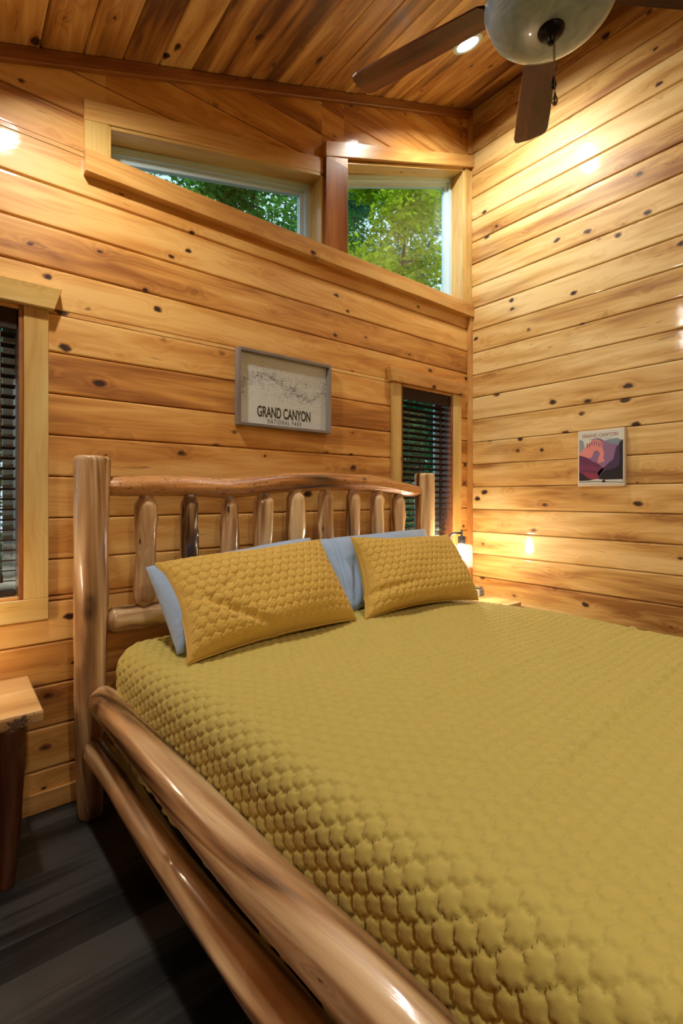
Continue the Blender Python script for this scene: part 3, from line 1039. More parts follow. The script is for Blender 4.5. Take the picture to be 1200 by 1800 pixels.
# sculpted top rail
rz = [(0.06, 1.345), (0.25, 1.350), (0.42, 1.351), (0.62, 1.342), (0.84, 1.363), (0.95, 1.379), (1.21, 1.389), (1.43, 1.385), (1.59, 1.383), (1.76, 1.367), (1.94, 1.345), (2.06, 1.334)]
def railz(s_):
    return float(np.interp(s_, [q[0] for q in rz], [q[1] for q in rz]))
rail_pts = [(0.06 + i * 2.0 / 16, 0, railz(0.06 + i * 2.0 / 16)) for i in range(17)]
log('top_rail', rail_pts, [(0, 0.030), (0.015, 0.037), (0.04, 0.042), (0.09, 0.047), (0.38, 0.051), (0.6, 0.049), (0.85, 0.045), (0.95, 0.042), (0.98, 0.036), (1, 0.028)], M_logr, bed, n=140, seg=44, seed=3, bumps=0.008, freq=2.2)
bal = [(0.226, 0.045), (0.422, 0.043), (0.627, 0.043), (0.821, 0.051), (1.026, 0.052), (1.234, 0.045), (1.442, 0.046), (1.651, 0.047), (1.845, 0.045)]
for i, (s_, r_) in enumerate(bal):
    dx = random.uniform(-0.008, 0.008)
    zt = railz(s_) - 0.022
    zb = 0.80
    log('baluster', [(s_ - 0.012 if i == 0 else s_ + dx, 0, zb), (s_ + dx * 0.5 + (-0.006 if i == 0 else 0), 0, (zb + zt) / 2), (s_, 0, zt)],
        [(0, 0.022), (0.07, 0.026), (0.16, r_ * 1.02), (0.35, r_ * 0.93), (0.6, r_), (0.84, r_ * 1.0), (0.93, r_ * 0.62), (1.0, 0.020)],
        M_log, bed, seg=28, n=44, seed=10 + i, bumps=0.007, freq=6, twist=random.uniform(-0.6, 0.6),
        knobs=[(random.uniform(0.55, 0.85), random.uniform(3.6, 5.6), 0.006, 0.014), (random.uniform(0.15, 0.5), random.uniform(3.6, 5.6), 0.005, 0.012)])
log('bottom_rail', [(0.058, 0, 0.786), (0.5, 0, 0.775), (1.1, 0.0, 0.778), (2.06, 0, 0.78)], [(0, 0.034), (0.012, 0.042), (0.035, 0.055), (0.1, 0.053), (0.6, 0.05), (0.96, 0.05), (0.985, 0.042), (1, 0.03)], M_log, bed, n=100, seed=30, bumps=0.006)
log('lower_crossbar', [(0.045, 0, 0.36), (1.05, 0.0, 0.36), (2.06, 0, 0.36)], [(0, 0.045), (1, 0.045)], M_log, bed, n=40, seg=20, seed=31)

def to_local(p_):
    v = Vector(p_) - Vector((0.455, 2.20, 0))
    return Matrix.Rotation(-TB, 3, 'Z') @ v
def W2L(pts):
    return [to_local(q) for q in pts]
# side rails (left pair is what the photo shows; right pair mirrors it)
up = W2L([(0.484, 2.135, 0.488), (0.490, 1.95, 0.489), (0.500, 1.5, 0.490), (0.514, 1.0, 0.492), (0.536, 0.6, 0.497), (0.552, 0.12, 0.50)])
log('side_rail', up, [(0, 0.030), (0.008, 0.043), (0.03, 0.054), (0.10, 0.058), (0.5, 0.060), (0.8, 0.060), (1, 0.055)], M_log, bed, n=170, seg=48, seed=40, twist=3.0, bumps=0.006, freq=1.6, off=(3.2, 8.1, 1.7))
lo_ = W2L([(0.462, 2.135, 0.300), (0.470, 1.95, 0.296), (0.486, 1.5, 0.282), (0.505, 1.0, 0.284), (0.532, 0.6, 0.283), (0.555, 0.12, 0.285)])
log('side_rail', lo_, [(0, 0.026), (0.008, 0.038), (0.03, 0.048), (0.10, 0.050), (0.5, 0.050), (0.8, 0.050), (1, 0.046)], M_log, bed, n=170, seg=40, seed=41, twist=1.5, bumps=0.008, freq=1.8, off=(12.2, 3.1, 4.7),
    knobs=[(0.48, 5.3, 0.006, 0.02), (0.12, 1.6, 0.005, 0.016)])
for z_, r_, sd in ((0.468, 0.056, 42), (0.285, 0.050, 43)):
    log('side_rail', [(2.10, -0.07, z_), (2.125, -1.0, z_), (2.12, -2.08, z_)], [(0, r_ * 0.6), (0.03, r_), (1, r_)], M_log, bed, n=60, seg=24, seed=sd)
# foot end, outside the frame
for s_ in (0.09, 2.13):
    log('foot_post', [(s_, -2.19, 0.0), (s_, -2.19, 0.70)], [(0, 0.055), (0.97, 0.065), (1, 0.055)], M_log, bed, n=30, seg=24, seed=50 + s_)
log('foot_rail', [(0.10, -2.19, 0.50), (2.12, -2.19, 0.50)], [(0, 0.05), (1, 0.05)], M_log, bed, n=40, seg=24, seed=52)

# mattress and quilt, in a frame swung a little out at the foot like the rails
QT = R(2.6)
QO = Vector((0.520, 2.112, 0))         # head-left corner
def quilt_to_world(P):
    x = QO.x + P[..., 0] * math.cos(QT) + P[..., 1] * math.sin(QT)
    y = QO.y + P[..., 0] * math.sin(QT) - P[..., 1] * math.cos(QT)
    return np.stack([x, y, P[..., 2]], -1)
mt_W, mt_L = 1.90, 1.98
bm = box_bm(0.035, mt_W - 0.035, -mt_L + 0.03, -0.03, 0.40, 0.665, bevel=0.05, seg=3)
mat_o = bm_obj('mattress', bm, M_linen, None, True)
mat_o.location = QO
mat_o.rotation_euler = (0, 0, QT)
tag(mat_o, 'king mattress lying under the mustard quilt in the log bed', 'mattress')
bm = box_bm(0.06, mt_W - 0.06, -mt_L + 0.06, -0.06, 0.24, 0.398, bevel=0.01)
bs = bm_obj('box_spring', bm, M_black)
bs.location = QO
bs.rotation_euler = (0, 0, QT)
tag(bs, 'black box spring hidden beneath the king mattress', 'box spring')

# quilt: arclength grid over the top and down both sides, head and foot
r_e = 0.085
ztop = 0.700
def edge_prof(s_, width, drop):
    """s_ arc coordinate 0..: side drop then arc then flat then arc then drop; returns x, fall, and normal weights"""
    arc = r_e * math.pi / 2
    L1 = drop - r_e
    x = np.zeros_like(s_); f = np.zeros_like(s_); nx = np.zeros_like(s_)
    flat = width - 2 * r_e
    a = s_ < L1
    f[a] = r_e + (L1 - s_[a]); x[a] = 0; nx[a] = -1
    b = (s_ >= L1) & (s_ < L1 + arc)
    th = (s_[b] - L1) / r_e
    x[b] = r_e * (1 - np.cos(th)); f[b] = r_e * (1 - np.sin(th)); nx[b] = -np.cos(th)
    c_ = (s_ >= L1 + arc) & (s_ < L1 + arc + flat)
    x[c_] = r_e + s_[c_] - L1 - arc
    d = (s_ >= L1 + arc + flat) & (s_ < L1 + 2 * arc + flat)
    th = (s_[d] - L1 - arc - flat) / r_e
    x[d] = width - r_e + r_e * np.sin(th); f[d] = r_e * (1 - np.cos(th)); nx[d] = np.sin(th)
    e = s_ >= L1 + 2 * arc + flat
    x[e] = width; f[e] = r_e + s_[e] - (L1 + 2 * arc + flat); nx[e] = 1
    return x, f, nx
side_drop, head_drop = 0.385, 0.12
arc = r_e * math.pi / 2
LS = 2 * (side_drop - r_e) + 2 * arc + mt_W - 2 * r_e
LT = (head_drop - r_e) * 2 + 2 * arc + mt_L - 2 * r_e
ns, ntt = 640, 540
S = np.linspace(0, LS, ns)
T = np.linspace(0, LT, ntt)
sx, sf, snx = edge_prof(S, mt_W, side_drop)
ty, tf, tny = edge_prof(T, mt_L, head_drop)
SX, TY = np.meshgrid(sx, ty, indexing='ij')
SF, TF = np.meshgrid(sf, tf, indexing='ij')
SNX, TNY = np.meshgrid(snx, tny, indexing='ij')
SS, TT = np.meshgrid(S, T, indexing='ij')
# round the plan corners: where both fall, pull in
cr = 0.085
def corner_pull(X, Y, wx_, wy_):
    dx = np.maximum(0, cr - X) - np.maximum(0, X - (wx_ - cr))
    dy = np.maximum(0, cr - Y) - np.maximum(0, Y - (wy_ - cr))
    dd = np.sqrt(dx * dx + dy * dy)
    k_ = np.where((np.abs(dx) > 0) & (np.abs(dy) > 0) & (dd > 1e-6), np.maximum(np.abs(dx), np.abs(dy)) / np.maximum(dd, 1e-6), 1.0)
    return X + dx * (1 - k_), Y + dy * (1 - k_)
X, Y = corner_pull(SX, TY, mt_W, mt_L)
FALL = np.maximum(SF, TF) + 0.25 * np.minimum(SF, TF)
FALL = np.minimum(FALL, 0.40)
crown = 0.018 * np.clip(np.sin(np.pi * np.clip(SX / mt_W, 0, 1)), 0, 1) ** 0.6
soft = 0.006 * np.sin(SX * 5.1 + 1.0) * np.sin(TY * 4.3) + 0.004 * np.sin(SX * 11 + TY * 7)
H = quilt_height(SS, TT, 0.042, 0.0364, 0.0088)
nz_ = np.sqrt(np.clip(1 - SNX ** 2, 0, 1)) * np.sqrt(np.clip(1 - TNY ** 2, 0, 1))
Z = ztop - FALL + (crown + soft) * nz_
# fold lines pressed in the spread
fold = np.exp(-((SX - 0.06 * (TY - 0.9) - 0.62) / 0.012) ** 2) * 0.0
line = (TY - 1.65) + 0.07 * np.sin(SX * 1.7) 
fold = 0.008 * np.exp(-(line / 0.012) ** 2) * (SX > 0.25) - 0.004 * np.exp(-((line - 0.03) / 0.016) ** 2) * (SX > 0.25)
line2 = (TY - 1.26) + 0.05 * np.sin(SX * 2.1 + 0.5)
pk = 0.6 + 0.4 * np.sin(SX * 90)
fold = fold * pk + (0.006 * np.exp(-(line2 / 0.013) ** 2) - 0.004 * np.exp(-((line2 - 0.03) / 0.016) ** 2)) * (SX > 0.5) * pk
Z = Z + fold * nz_
# hem waves and the narrow folds in the hanging side
wave = 0.006 * np.sin(TY * 23) * np.clip((SF - 0.15) / 0.2, 0, 1)
X = X + SNX * (H + wave)
Y = Y + TNY * H
Z = Z + H * nz_
PQ = np.stack([X, Y, Z], -1)
PW3 = quilt_to_world(PQ)
quilt = grid_obj('quilt', PW3, M_quilt)
md = quilt.modifiers.new('thickness', 'SOLIDIFY')
md.thickness = 0.006
md.offset = 0 if False else 1
tag(quilt, 'mustard yellow quilted bedspread with scalloped stitching spread over the bed', 'quilt')
# hem binding as a part
hem_pts = [tuple(PW3[0, j] + np.array([-0.004, 0, 0.0])) for j in range(6, ntt - 6, 4)]
tube('hem', hem_pts, 0.0055, M_quilt, quilt, 8)

# ================================================================== PILLOWS
def pillow(name, corners, thick, mat, label, quilted=False, pinch=0.05, n=(150, 90), group=None, creases=(), lean=0.25, wr=0.012, seed=0, back=1.0):
    """corners: top-left, top-right, bottom-right, bottom-left in room coordinates; front faces the camera side"""
    TL, TR, BR, BL = [np.array(c_, float) for c_ in corners]
    ctr = (TL + TR + BR + BL) / 4
    nu, nv = n
    u = np.linspace(-1, 1, nu)
    v = np.linspace(-1, 1, nv)
    U, V = np.meshgrid(u, v, indexing='ij')
    a = (U + 1) / 2
    b = (V + 1) / 2
    # concave sides between the pointed corners
    ua = U * (1 - pinch * (1 - V ** 2) * np.abs(U) ** 3)
    va = V * (1 - pinch * 1.4 * (1 - U ** 2) * np.abs(V) ** 3)
    A = (ua + 1) / 2
    B = (va + 1) / 2
    Wd = np.linalg.norm(TR - TL)
    Hd = np.linalg.norm(TL - BL)
    base = (1 - A)[..., None] * ((1 - B)[..., None] * BL + B[..., None] * TL) + A[..., None] * ((1 - B)[..., None] * BR + B[..., None] * TR)
    nrm = np.cross(TR - TL, BL - TL)
    nrm = nrm / np.linalg.norm(nrm)
    if nrm[1] > 0:
        nrm = -nrm
    prof = (np.clip(1 - np.abs(U) ** 3.0, 0, 1) ** 0.45) * (np.clip(1 - np.abs(V) ** 2.6, 0, 1) ** 0.48)
    prof_f = prof * (1 - 0.12 * V)
    wn = np.zeros_like(U)
    for k_ in range(5):
        fx, fy, ph = rng.uniform(2, 7), rng.uniform(2, 6), rng.uniform(0, 6)
        wn += np.sin(U * fx + V * fy * (1 if k_ % 2 else -1) + ph) / 5
    hf = thick * 0.55 * prof_f + wr * wn * np.clip(prof * 1.5, 0, 1)
    for (cu, cv, du, dv, amp, wd_) in creases:
        d_ = np.abs((U - cu) * dv - (V - cv) * du) / math.hypot(du, dv)
        al = np.exp(-(((U - cu) * du + (V - cv) * dv) / (du * du + dv * dv)) ** 2)
        hf -= amp * np.exp(-(d_ / wd_) ** 2) * al
    if quilted:
        q = quilt_height(A * Wd, B * Hd, 0.042, 0.0364, 0.0088)
        edge = np.clip((1 - np.maximum(np.abs(U), 0)) * Wd / 2 / 0.018, 0, 1) * np.clip((1 - np.abs(V)) * Hd / 2 / 0.018, 0, 1)
        hf = hf + q * edge
        seam = 0.004 * np.exp(-(((1 - np.abs(U)) * Wd / 2 - 0.016) / 0.004) ** 2)
        hf = hf - seam * (np.abs(V) < 0.96)
    hb = -thick * 0.45 * back * prof
    F = base + hf[..., None] * nrm
    Bk = base + hb[..., None] * nrm
    # sew front and back into one closed skin
    G = np.concatenate([F, Bk[::-1]], 0)
    idx = np.arange(G.shape[0] * nv).reshape(G.shape[0], nv)
    faces = []
    for blk in (idx[:nu], idx[nu:]):
        faces.append(np.stack([blk[:-1, :-1], blk[1:, :-1], blk[1:, 1:], blk[:-1, 1:]], -1).reshape(-1, 4))
    f = np.concatenate(faces)
    me = bpy.data.meshes.new(name)
    me.from_pydata((G - ctr).reshape(-1, 3).tolist(), [], f.tolist())
    bm = bmesh.new()
    bm.from_mesh(me)
    bmesh.ops.remove_doubles(bm, verts=bm.verts, dist=1e-5)
    bmesh.ops.recalc_face_normals(bm, faces=bm.faces)
    bm.to_mesh(me)
    bm.free()
    o = link(name, me, mat, None, True)
    o.location = ctr
    tag(o, label, 'pillow', group)
    if quilted:
        border = [F[i, 0] for i in range(0, nu, 3)] + [F[-1, j] for j in range(0, nv, 3)] + [F[i, -1] for i in range(nu - 1, -1, -3)] + [F[0, j] for j in range(nv - 1, -1, -3)]
        border.append(border[0])
        tube('piping', [Vector(q_) - Vector(ctr) for q_ in border], 0.0035, mat, o, 6)
    return o

pillow('pillow', [(0.612, 2.00, 1.022), (1.46, 2.07, 1.090), (1.47, 1.84, 0.73), (0.650, 1.755, 0.728)], 0.20, M_linen,
       'pale blue pillow standing behind the left mustard pillow', pinch=0.02, wr=0.012, creases=[(-0.2, 0.1, 0.3, 0.8, 0.01, 0.05)])
pillow('pillow', [(1.50, 2.09, 1.075), (2.39, 2.115, 1.095), (2.32, 1.90, 0.73), (1.535, 1.870, 0.728)], 0.16, M_linen,
       'rumpled blue-grey pillow showing between the two mustard pillows', pinch=0.015, wr=0.016, creases=[(-0.85, 0.2, 0.06, 0.8, 0.02, 0.03), (-0.75, -0.3, 0.1, 0.5, 0.02, 0.04)])
pillow('pillow', [(0.645, 1.975, 1.038), (1.475, 2.005, 1.082), (1.49, 1.735, 0.728), (0.652, 1.655, 0.722)], 0.20, M_sham,
       'left mustard quilted pillow with a crease at its lower left corner', True, pinch=0.075, n=(230, 130), creases=[(-0.45, -0.55, 0.35, -0.45, 0.022, 0.06), (-0.55, 0.0, 0.3, 0.3, 0.006, 0.05)])
pillow('pillow', [(1.640, 1.955, 1.090), (2.455, 1.985, 1.062), (2.325, 1.655, 0.722), (1.525, 1.715, 0.725)], 0.20, M_sham,
       'right mustard quilted pillow nearest the glass lamp', True, pinch=0.10, n=(230, 130), creases=[(-0.8, -0.5, 0.4, 0.02, 0.02, 0.07)])

# ================================================================== NIGHTSTANDS
def slab(name, x0, x1, y0, y1, z0, z1, parent, mat, live=True):
    nx_, ny_ = 40, 10
    bm = bmesh.new()
    def ring(z, inset_, wob_):
        pts = []
        for i in range(nx_ + 1):
            t = i / nx_
            x = x0 + inset_ + (x1 - x0 - 2 * inset_) * t
            w_ = wob_ * noise.noise(Vector((x * 7, z * 9, 2.0)))
            pts.append((x, y0 + inset_ * 1.2 + w_, z))
        for i in range(1, ny_):
            t = i / ny_
            pts.append((x1 - inset_, y0 + (y1 - y0) * t, z))
        for i in range(nx_ + 1):
            t = i / nx_
            pts.append((x1 - inset_ - (x1 - x0 - 2 * inset_) * t, y1 - inset_, z))
        for i in range(1, ny_):
            t = i / ny_
            pts.append((x0 + inset_, y1 - (y1 - y0) * t, z))
        return [bm.verts.new(q) for q in pts]
    th = z1 - z0
    rs = [ring(z0, 0.010, 0.012), ring(z0 + th * 0.25, 0.003, 0.012), ring(z0 + th * 0.8, 0.0, 0.008), ring(z0 + th * 0.95, 0.002, 0.006), ring(z1, 0.006, 0.006)]
    for a, b in zip(rs, rs[1:]):
        n_ = len(a)
        for i in range(n_):
            bm.faces.new((a[i], a[(i + 1) % n_], b[(i + 1) % n_], b[i]))
    bm.faces.new(rs[0][::-1])
    bm.faces.new(rs[-1])
    o = bm_obj(name, bm, mat, parent)
    add_grain(o, (0, 1, 0), (1, 0, 0))
    return o

def nightstand(x0, x1, y0, y1, h, label):
    cx, cy = (x0 + x1) / 2, (y0 + y1) / 2
    t = tag(empty('nightstand', (cx, cy, 0)), label, 'nightstand')
    a, b, c_, d = x0 - cx, x1 - cx, y0 - cy, y1 - cy
    slab('top_slab', a, b, c_, d, h - 0.048, h, t, M_slab)
    for sx_ in (-1, 1):
        for sy_ in (-1, 1):
            tx = (b - 0.090) * sx_
            ty_ = (d - 0.055) * sy_
            log('leg', [(tx - 0.012 * sx_, ty_ + 0.01 * sy_, 0), (tx, ty_, h * 0.5), (tx, ty_ , h - 0.047)], [(0, 0.024), (0.4, 0.032), (0.9, 0.040), (1, 0.040)], M_legd, t, seg=20, n=24, seed=60 + sx_ + 2 * sy_)
    return t
ns1 = nightstand(-0.28, 0.256, 1.925, 2.337, 0.58, 'pine slab nightstand on dark log legs at the left edge below the window')
# bark patch left on the live edge
bm = bmesh.new()
for i in range(150):
    px_ = random.gauss(0.205, 0.016)
    pz = random.gauss(0.557, 0.009)
    if not (0.165 < px_ < 0.252 and 0.538 < pz < 0.573):
        continue
    yb_ = 1.925 + 0.006 * noise.noise(Vector((px_ * 7, pz * 9, 2.0)))
    bmesh.ops.create_icosphere(bm, subdivisions=1, radius=random.uniform(0.0025, 0.005), matrix=Matrix.Translation((px_ - 0.011, yb_ + 0.003 - 2.131, pz)) @ Matrix.Diagonal((1.4, 0.7, 0.8, 1)))
bo = bm_obj('bark', bm, simple('grey_bark', srgb(104, 80, 66), 0.9, nscale=200, var=0.5), ns1)
bo['kind'] = 'stuff'
ns2 = nightstand(2.665, 3.07, 1.835, 2.335, 0.58, 'pine slab nightstand in the right corner between bed and wall')

# ================================================================== TABLE LAMP (right nightstand)
def table_lamp(lx, ly, label, power):
    lamp = tag(empty('table_lamp', (lx, ly, 0.58)), label, 'lamp', 'bedside lamps')
    lathe('base', [(0.0, 0.0), (0.065, 0.0), (0.065, 0.010), (0.055, 0.014), (0.012, 0.016)], M_graymetal, lamp, 32, (-0.034, 0.045, 0.0005))
    tube('stem', [(-0.034, 0.045, 0.012), (-0.036, 0.047, 0.10), (-0.050, 0.066, 0.20), (-0.055, 0.070, 0.40), (-0.053, 0.067, 0.435), (-0.044, 0.056, 0.460), (-0.030, 0.038, 0.469), (0.0, 0.0, 0.470)], 0.0075, M_graymetal, lamp, 14)
    lathe('socket', [(0.0, 0.495), (0.007, 0.494), (0.007, 0.450), (0.024, 0.447), (0.026, 0.440), (0.026, 0.400), (0.018, 0.392), (0.0, 0.392)], M_graymetal, lamp, 28)
    lathe('glass_shade', [(0.020, 0.392), (0.066, 0.389), (0.072, 0.382), (0.074, 0.25), (0.072, 0.236), (0.069, 0.236), (0.071, 0.25), (0.069, 0.380), (0.064, 0.386), (0.020, 0.389)], M_shade, lamp, 40, cap=False)
    blb = lathe('bulb', [(0.0, 0.268), (0.016, 0.272), (0.027, 0.288), (0.030, 0.308), (0.026, 0.332), (0.016, 0.355), (0.012, 0.372), (0.012, 0.391)], emit_mat('lit_bulb', (1, 0.80, 0.54), power), lamp, 24)
table_lamp(2.765, 2.105, 'lit grey metal lamp with clear glass jar shade on the right nightstand', LAMP_POWER)
table_lamp(-0.10, 2.13, 'lit grey metal lamp with clear glass jar shade on the left nightstand outside the frame', LAMP_POWER * 0.35)

# ================================================================== SUCCULENT POT
pot = tag(empty('potted_succulent', (3.008, 2.14, 0.58)), 'tiny square concrete pot of pink and green succulents beside the glass lamp', 'plant')
bm = box_bm(-0.028, 0.028, -0.028, 0.028, 0.0005, 0.052, bevel=0.003)
bm_obj('pot', bm, M_pot, pot)
box('soil', (-0.024, 0.024, -0.024, 0.024, 0.0495, 0.053), M_soil, pot, bevel=0)
for (qx, qy, qs, mm, nm) in ((0.010, -0.008, 0.022, M_succ, 'rosette'), (-0.014, 0.010, 0.018, M_succg, 'rosette'), (-0.014, -0.014, 0.013, M_succg, 'rosette')):
    bm = bmesh.new()
    for ring_i, (nn_, tiltv, ln) in enumerate(((8, 0.35, 1.0), (6, 0.8, 0.8), (4, 1.2, 0.6))):
        for k_ in range(nn_):
            an = 2 * math.pi * k_ / nn_ + ring_i * 0.4
            d = Vector((math.cos(an) * math.cos(tiltv), math.sin(an) * math.cos(tiltv), math.sin(tiltv)))
            mtx = Matrix.Translation(Vector((qx, qy, 0.057)) + d * qs * 0.5 * ln) @ d.to_track_quat('X', 'Z').to_matrix().to_4x4() @ Matrix.Diagonal((qs * 0.55 * ln, qs * 0.28 * ln, qs * 0.14, 1))
            bmesh.ops.create_icosphere(bm, subdivisions=1, radius=1, matrix=mtx)
    bm_obj(nm, bm, mm, pot, True)

# ================================================================== FRAMED MAP
def text_obj(txt, size, mat, parent, M, sx_=1.0, spacing=1.0, offset=0.0, name='lettering'):
    cu = bpy.data.curves.new('t', 'FONT')
    cu.body = txt
    cu.size = size
    cu.align_x = 'CENTER'
    cu.space_character = spacing
    cu.offset = offset
    cu.extrude = 0.0003
    tmp = bpy.data.objects.new('t', cu)
    C.objects.link(tmp)
    bpy.context.view_layer.update()
    me = bpy.data.meshes.new_from_object(tmp.evaluated_get(bpy.context.evaluated_depsgraph_get()))
    bpy.data.objects.remove(tmp)
    me.transform(M @ Matrix.Diagonal((sx_, 1, 1, 1)))
    me.materials.clear()
    return link(name, me, mat, parent)

fx0, fx1, fz0, fz1, fy0 = 1.180, 1.792, 1.678, 2.088, 2.3155
fy1 = YB - 0.0015
pic = tag(empty('framed_map', ((fx0 + fx1) / 2, fy1, (fz0 + fz1) / 2)), 'framed pale river map print hanging on the wall above the headboard', 'picture')
def pch(o):
    o.parent = pic
    o.matrix_parent_inverse = Matrix.Translation((-(fx0 + fx1) / 2, -fy1, -(fz0 + fz1) / 2))
    return o
t = 0.016
for b_, ax in (((fx0, fx0 + t, fy0, fy1, fz0, fz1), 2), ((fx1 - t, fx1, fy0, fy1, fz0, fz1), 2), ((fx0 + t, fx1 - t, fy0, fy1, fz0, fz0 + t), 0), ((fx0 + t, fx1 - t, fy0, fy1, fz1 - t, fz1), 0)):
    pch(box('frame_bar', b_, M_frame, None, ax=ax, bevel=0.0015))
# map sheet: contour lines of a river canyon, printed
m, nt, p = new_mat('map_print')
tc = N(nt, 'ShaderNodeTexCoord')
sp = N(nt, 'ShaderNodeSeparateXYZ')
L(nt, tc.outputs['Object'], sp.inputs[0])
n1 = N(nt, 'ShaderNodeTexNoise', i_Scale=9.0, i_Detail=7.0, i_Roughness=0.62)
L(nt, tc.outputs['Object'], n1.inputs['Vector'])
rv = math_node(nt, 'MULTIPLY_ADD', math_node(nt, 'SINE', math_node(nt, 'MULTIPLY', sp.outputs[0], 11.0)), -0.03, 0.02)
dz = math_node(nt, 'ABSOLUTE', math_node(nt, 'SUBTRACT', math_node(nt, 'ADD', sp.outputs[2], math_node(nt, 'MULTIPLY_ADD', n1.outputs[0], 0.34, -0.19)), rv))
near = math_node(nt, 'POWER', 2.718, math_node(nt, 'MULTIPLY', dz, -24.0))
con = math_node(nt, 'ABSOLUTE', math_node(nt, 'SINE', math_node(nt, 'MULTIPLY', n1.outputs[0], 60.0)))
thin = math_node(nt, 'LESS_THAN', con, math_node(nt, 'MULTIPLY_ADD', near, 0.5, 0.22))
riv = math_node(nt, 'LESS_THAN', dz, 0.0016)
msk = math_node(nt, 'MULTIPLY', thin, math_node(nt, 'MULTIPLY_ADD', near, 1.0, 0.26))
up_ = math_node(nt, 'GREATER_THAN', sp.outputs[2], -0.10)
msk = math_node(nt, 'MULTIPLY', math_node(nt, 'ADD', msk, math_node(nt, 'MULTIPLY', riv, 0.4), clamp=True), up_)
L(nt, mix(nt, msk, (0.82, 0.86, 0.88), (0.16, 0.16, 0.18)), p.inputs['Base Color'])
p.inputs['Roughness'].default_value = 0.5
sheet = pch(box('map_sheet', (fx0 + t, fx1 - t, fy1 - 0.008, fy1 - 0.004, fz0 + t, fz1 - t), m, None, bevel=0))
# recentre the sheet's own coordinates so the print sits on it
sheet.data.transform(Matrix.Translation((-(fx0 + fx1) / 2, -fy1, -(fz0 + fz1) / 2)))
sheet.matrix_parent_inverse = Matrix.Identity(4)
RX = Matrix.Rotation(R(90), 4, 'X')
cxm = (fx0 + fx1) / 2
o = text_obj('GRAND CANYON', 0.082, M_ink, None, Matrix.Translation((cxm, fy1 - 0.0085, fz0 + 0.062)) @ RX, 0.53, 1.0, 0.002)
pch(o)
o = text_obj('NATIONAL PARK', 0.036, M_inkg, None, Matrix.Translation((cxm, fy1 - 0.0085, fz0 + 0.029)) @ RX, 0.55, 1.6, 0.0004)
pch(o)
gl = pch(prism('glass_pane', [(fx0 + t, fz0 + t), (fx1 - t, fz0 + t), (fx1 - t, fz1 - t), (fx0 + t, fz1 - t)], 'y', fy1 - 0.014, fy1 - 0.012, glass_mat('picture_glass', (0.97, 0.98, 0.98), 0.0)))

# ================================================================== CANVAS PRINT (right wall)
cy0, cy1, cz0, cz1 = 1.219, 1.497, 1.366, 1.720       # y range, z range
cxf = XR - 0.032
canvas = tag(empty('canvas_print', (XR, (cy0 + cy1) / 2, (cz0 + cz1) / 2)), 'small unframed canvas print of purple canyon cliffs on the right wall', 'picture')
cc = Vector((XR, (cy0 + cy1) / 2, (cz0 + cz1) / 2))
def cch(o):
    o.parent = canvas
    o.matrix_parent_inverse = Matrix.Translation(-cc)
    return o
cch(box('stretcher_block', (cxf, XR - 0.001, cy0, cy1, cz0, cz1), simple('cream_canvas', srgb(222, 212, 192), 0.7, nscale=900, var=0.05), None, bevel=0.002))
WY, HZ = cy1 - cy0, cz1 - cz0
def art(name, pts, col, lay):
    """pts in 0..1 picture coords (u right, v up); thin printed layer"""
    mt = simple('print_' + name, col, 0.7, var=0.04)
    q = [(cy1 - u_ * WY, cz0 + v_ * HZ) for u_, v_ in pts]
    return cch(prism(name, q, 'x', cxf - 0.0004 - lay * 0.0003, cxf - 0.0001, mt))
art('sky_print', [(.03, .22), (.97, .22), (.97, .97), (.03, .97)], srgb(206, 214, 206), 0)
art('far_mesa', [(.03, .84), (.08, .84), (.13, .81), (.15, .72), (.15, .55), (.03, .55)], srgb(134, 150, 160), 1)
art('far_ridge', [(.60, .80), (.68, .815), (.78, .82), (.85, .83), (.91, .805), (.97, .78), (.97, .55), (.55, .55)], srgb(124, 142, 156), 1)
art('butte_print', [(.03, .60), (.12, .66), (.20, .74), (.30, .80), (.33, .84), (.40, .845), (.44, .86), (.50, .84), (.58, .80), (.66, .76), (.76, .73), (.84, .72), (.92, .60), (.92, .30), (.03, .30)], srgb(134, 104, 146), 2)
art('sunlit_face', [(.03, .60), (.12, .66), (.20, .74), (.30, .80), (.34, .825), (.42, .83), (.50, .80), (.56, .76), (.55, .68), (.58, .58), (.56, .50), (.60, .44), (.52, .42), (.44, .40), (.46, .50), (.50, .58), (.44, .64), (.36, .62), (.32, .52), (.20, .50), (.03, .52)], srgb(214, 140, 136), 3)
for a_ in range(7):
    u_ = .20 + a_ * .052
    v_ = .735 + (.06 if a_ in (2, 3, 4) else .03)
    art('cliff_shadow', [(u_, v_), (u_ + .02, v_ + .015), (u_ + .025, v_ - .05), (u_ + .006, v_ - .085)], srgb(120, 92, 124), 4)
art('left_slope', [(.03, .565), (.10, .55), (.20, .52), (.26, .48), (.36, .43), (.44, .41), (.50, .36), (.56, .33), (.58, .30), (.50, .22), (.44, .13), (.03, .13)], srgb(98, 46, 84), 5)
art('left_band', [(.03, .40), (.20, .38), (.40, .35), (.52, .32), (.48, .27), (.30, .29), (.03, .31)], srgb(116, 52, 88), 6)
art('red_band', [(.10, .27), (.44, .22), (.47, .18), (.42, .12), (.25, .12)], srgb(136, 48, 76), 6)
art('dark_foot', [(.03, .26), (.14, .20), (.28, .13), (.42, .10), (.03, .08)], srgb(34, 24, 38), 7)
art('right_cliff', [(.97, .80), (.91, .755), (.88, .71), (.83, .67), (.81, .58), (.79, .50), (.76, .45), (.70, .42), (.62, .36), (.56, .32), (.46, .27), (.44, .20), (.46, .12), (.97, .10)], srgb(66, 48, 84), 5)
art('right_shadow', [(.97, .80), (.92, .74), (.90, .60), (.92, .48), (.88, .35), (.76, .30), (.60, .27), (.50, .20), (.48, .12), (.97, .10)], srgb(22, 18, 32), 6)
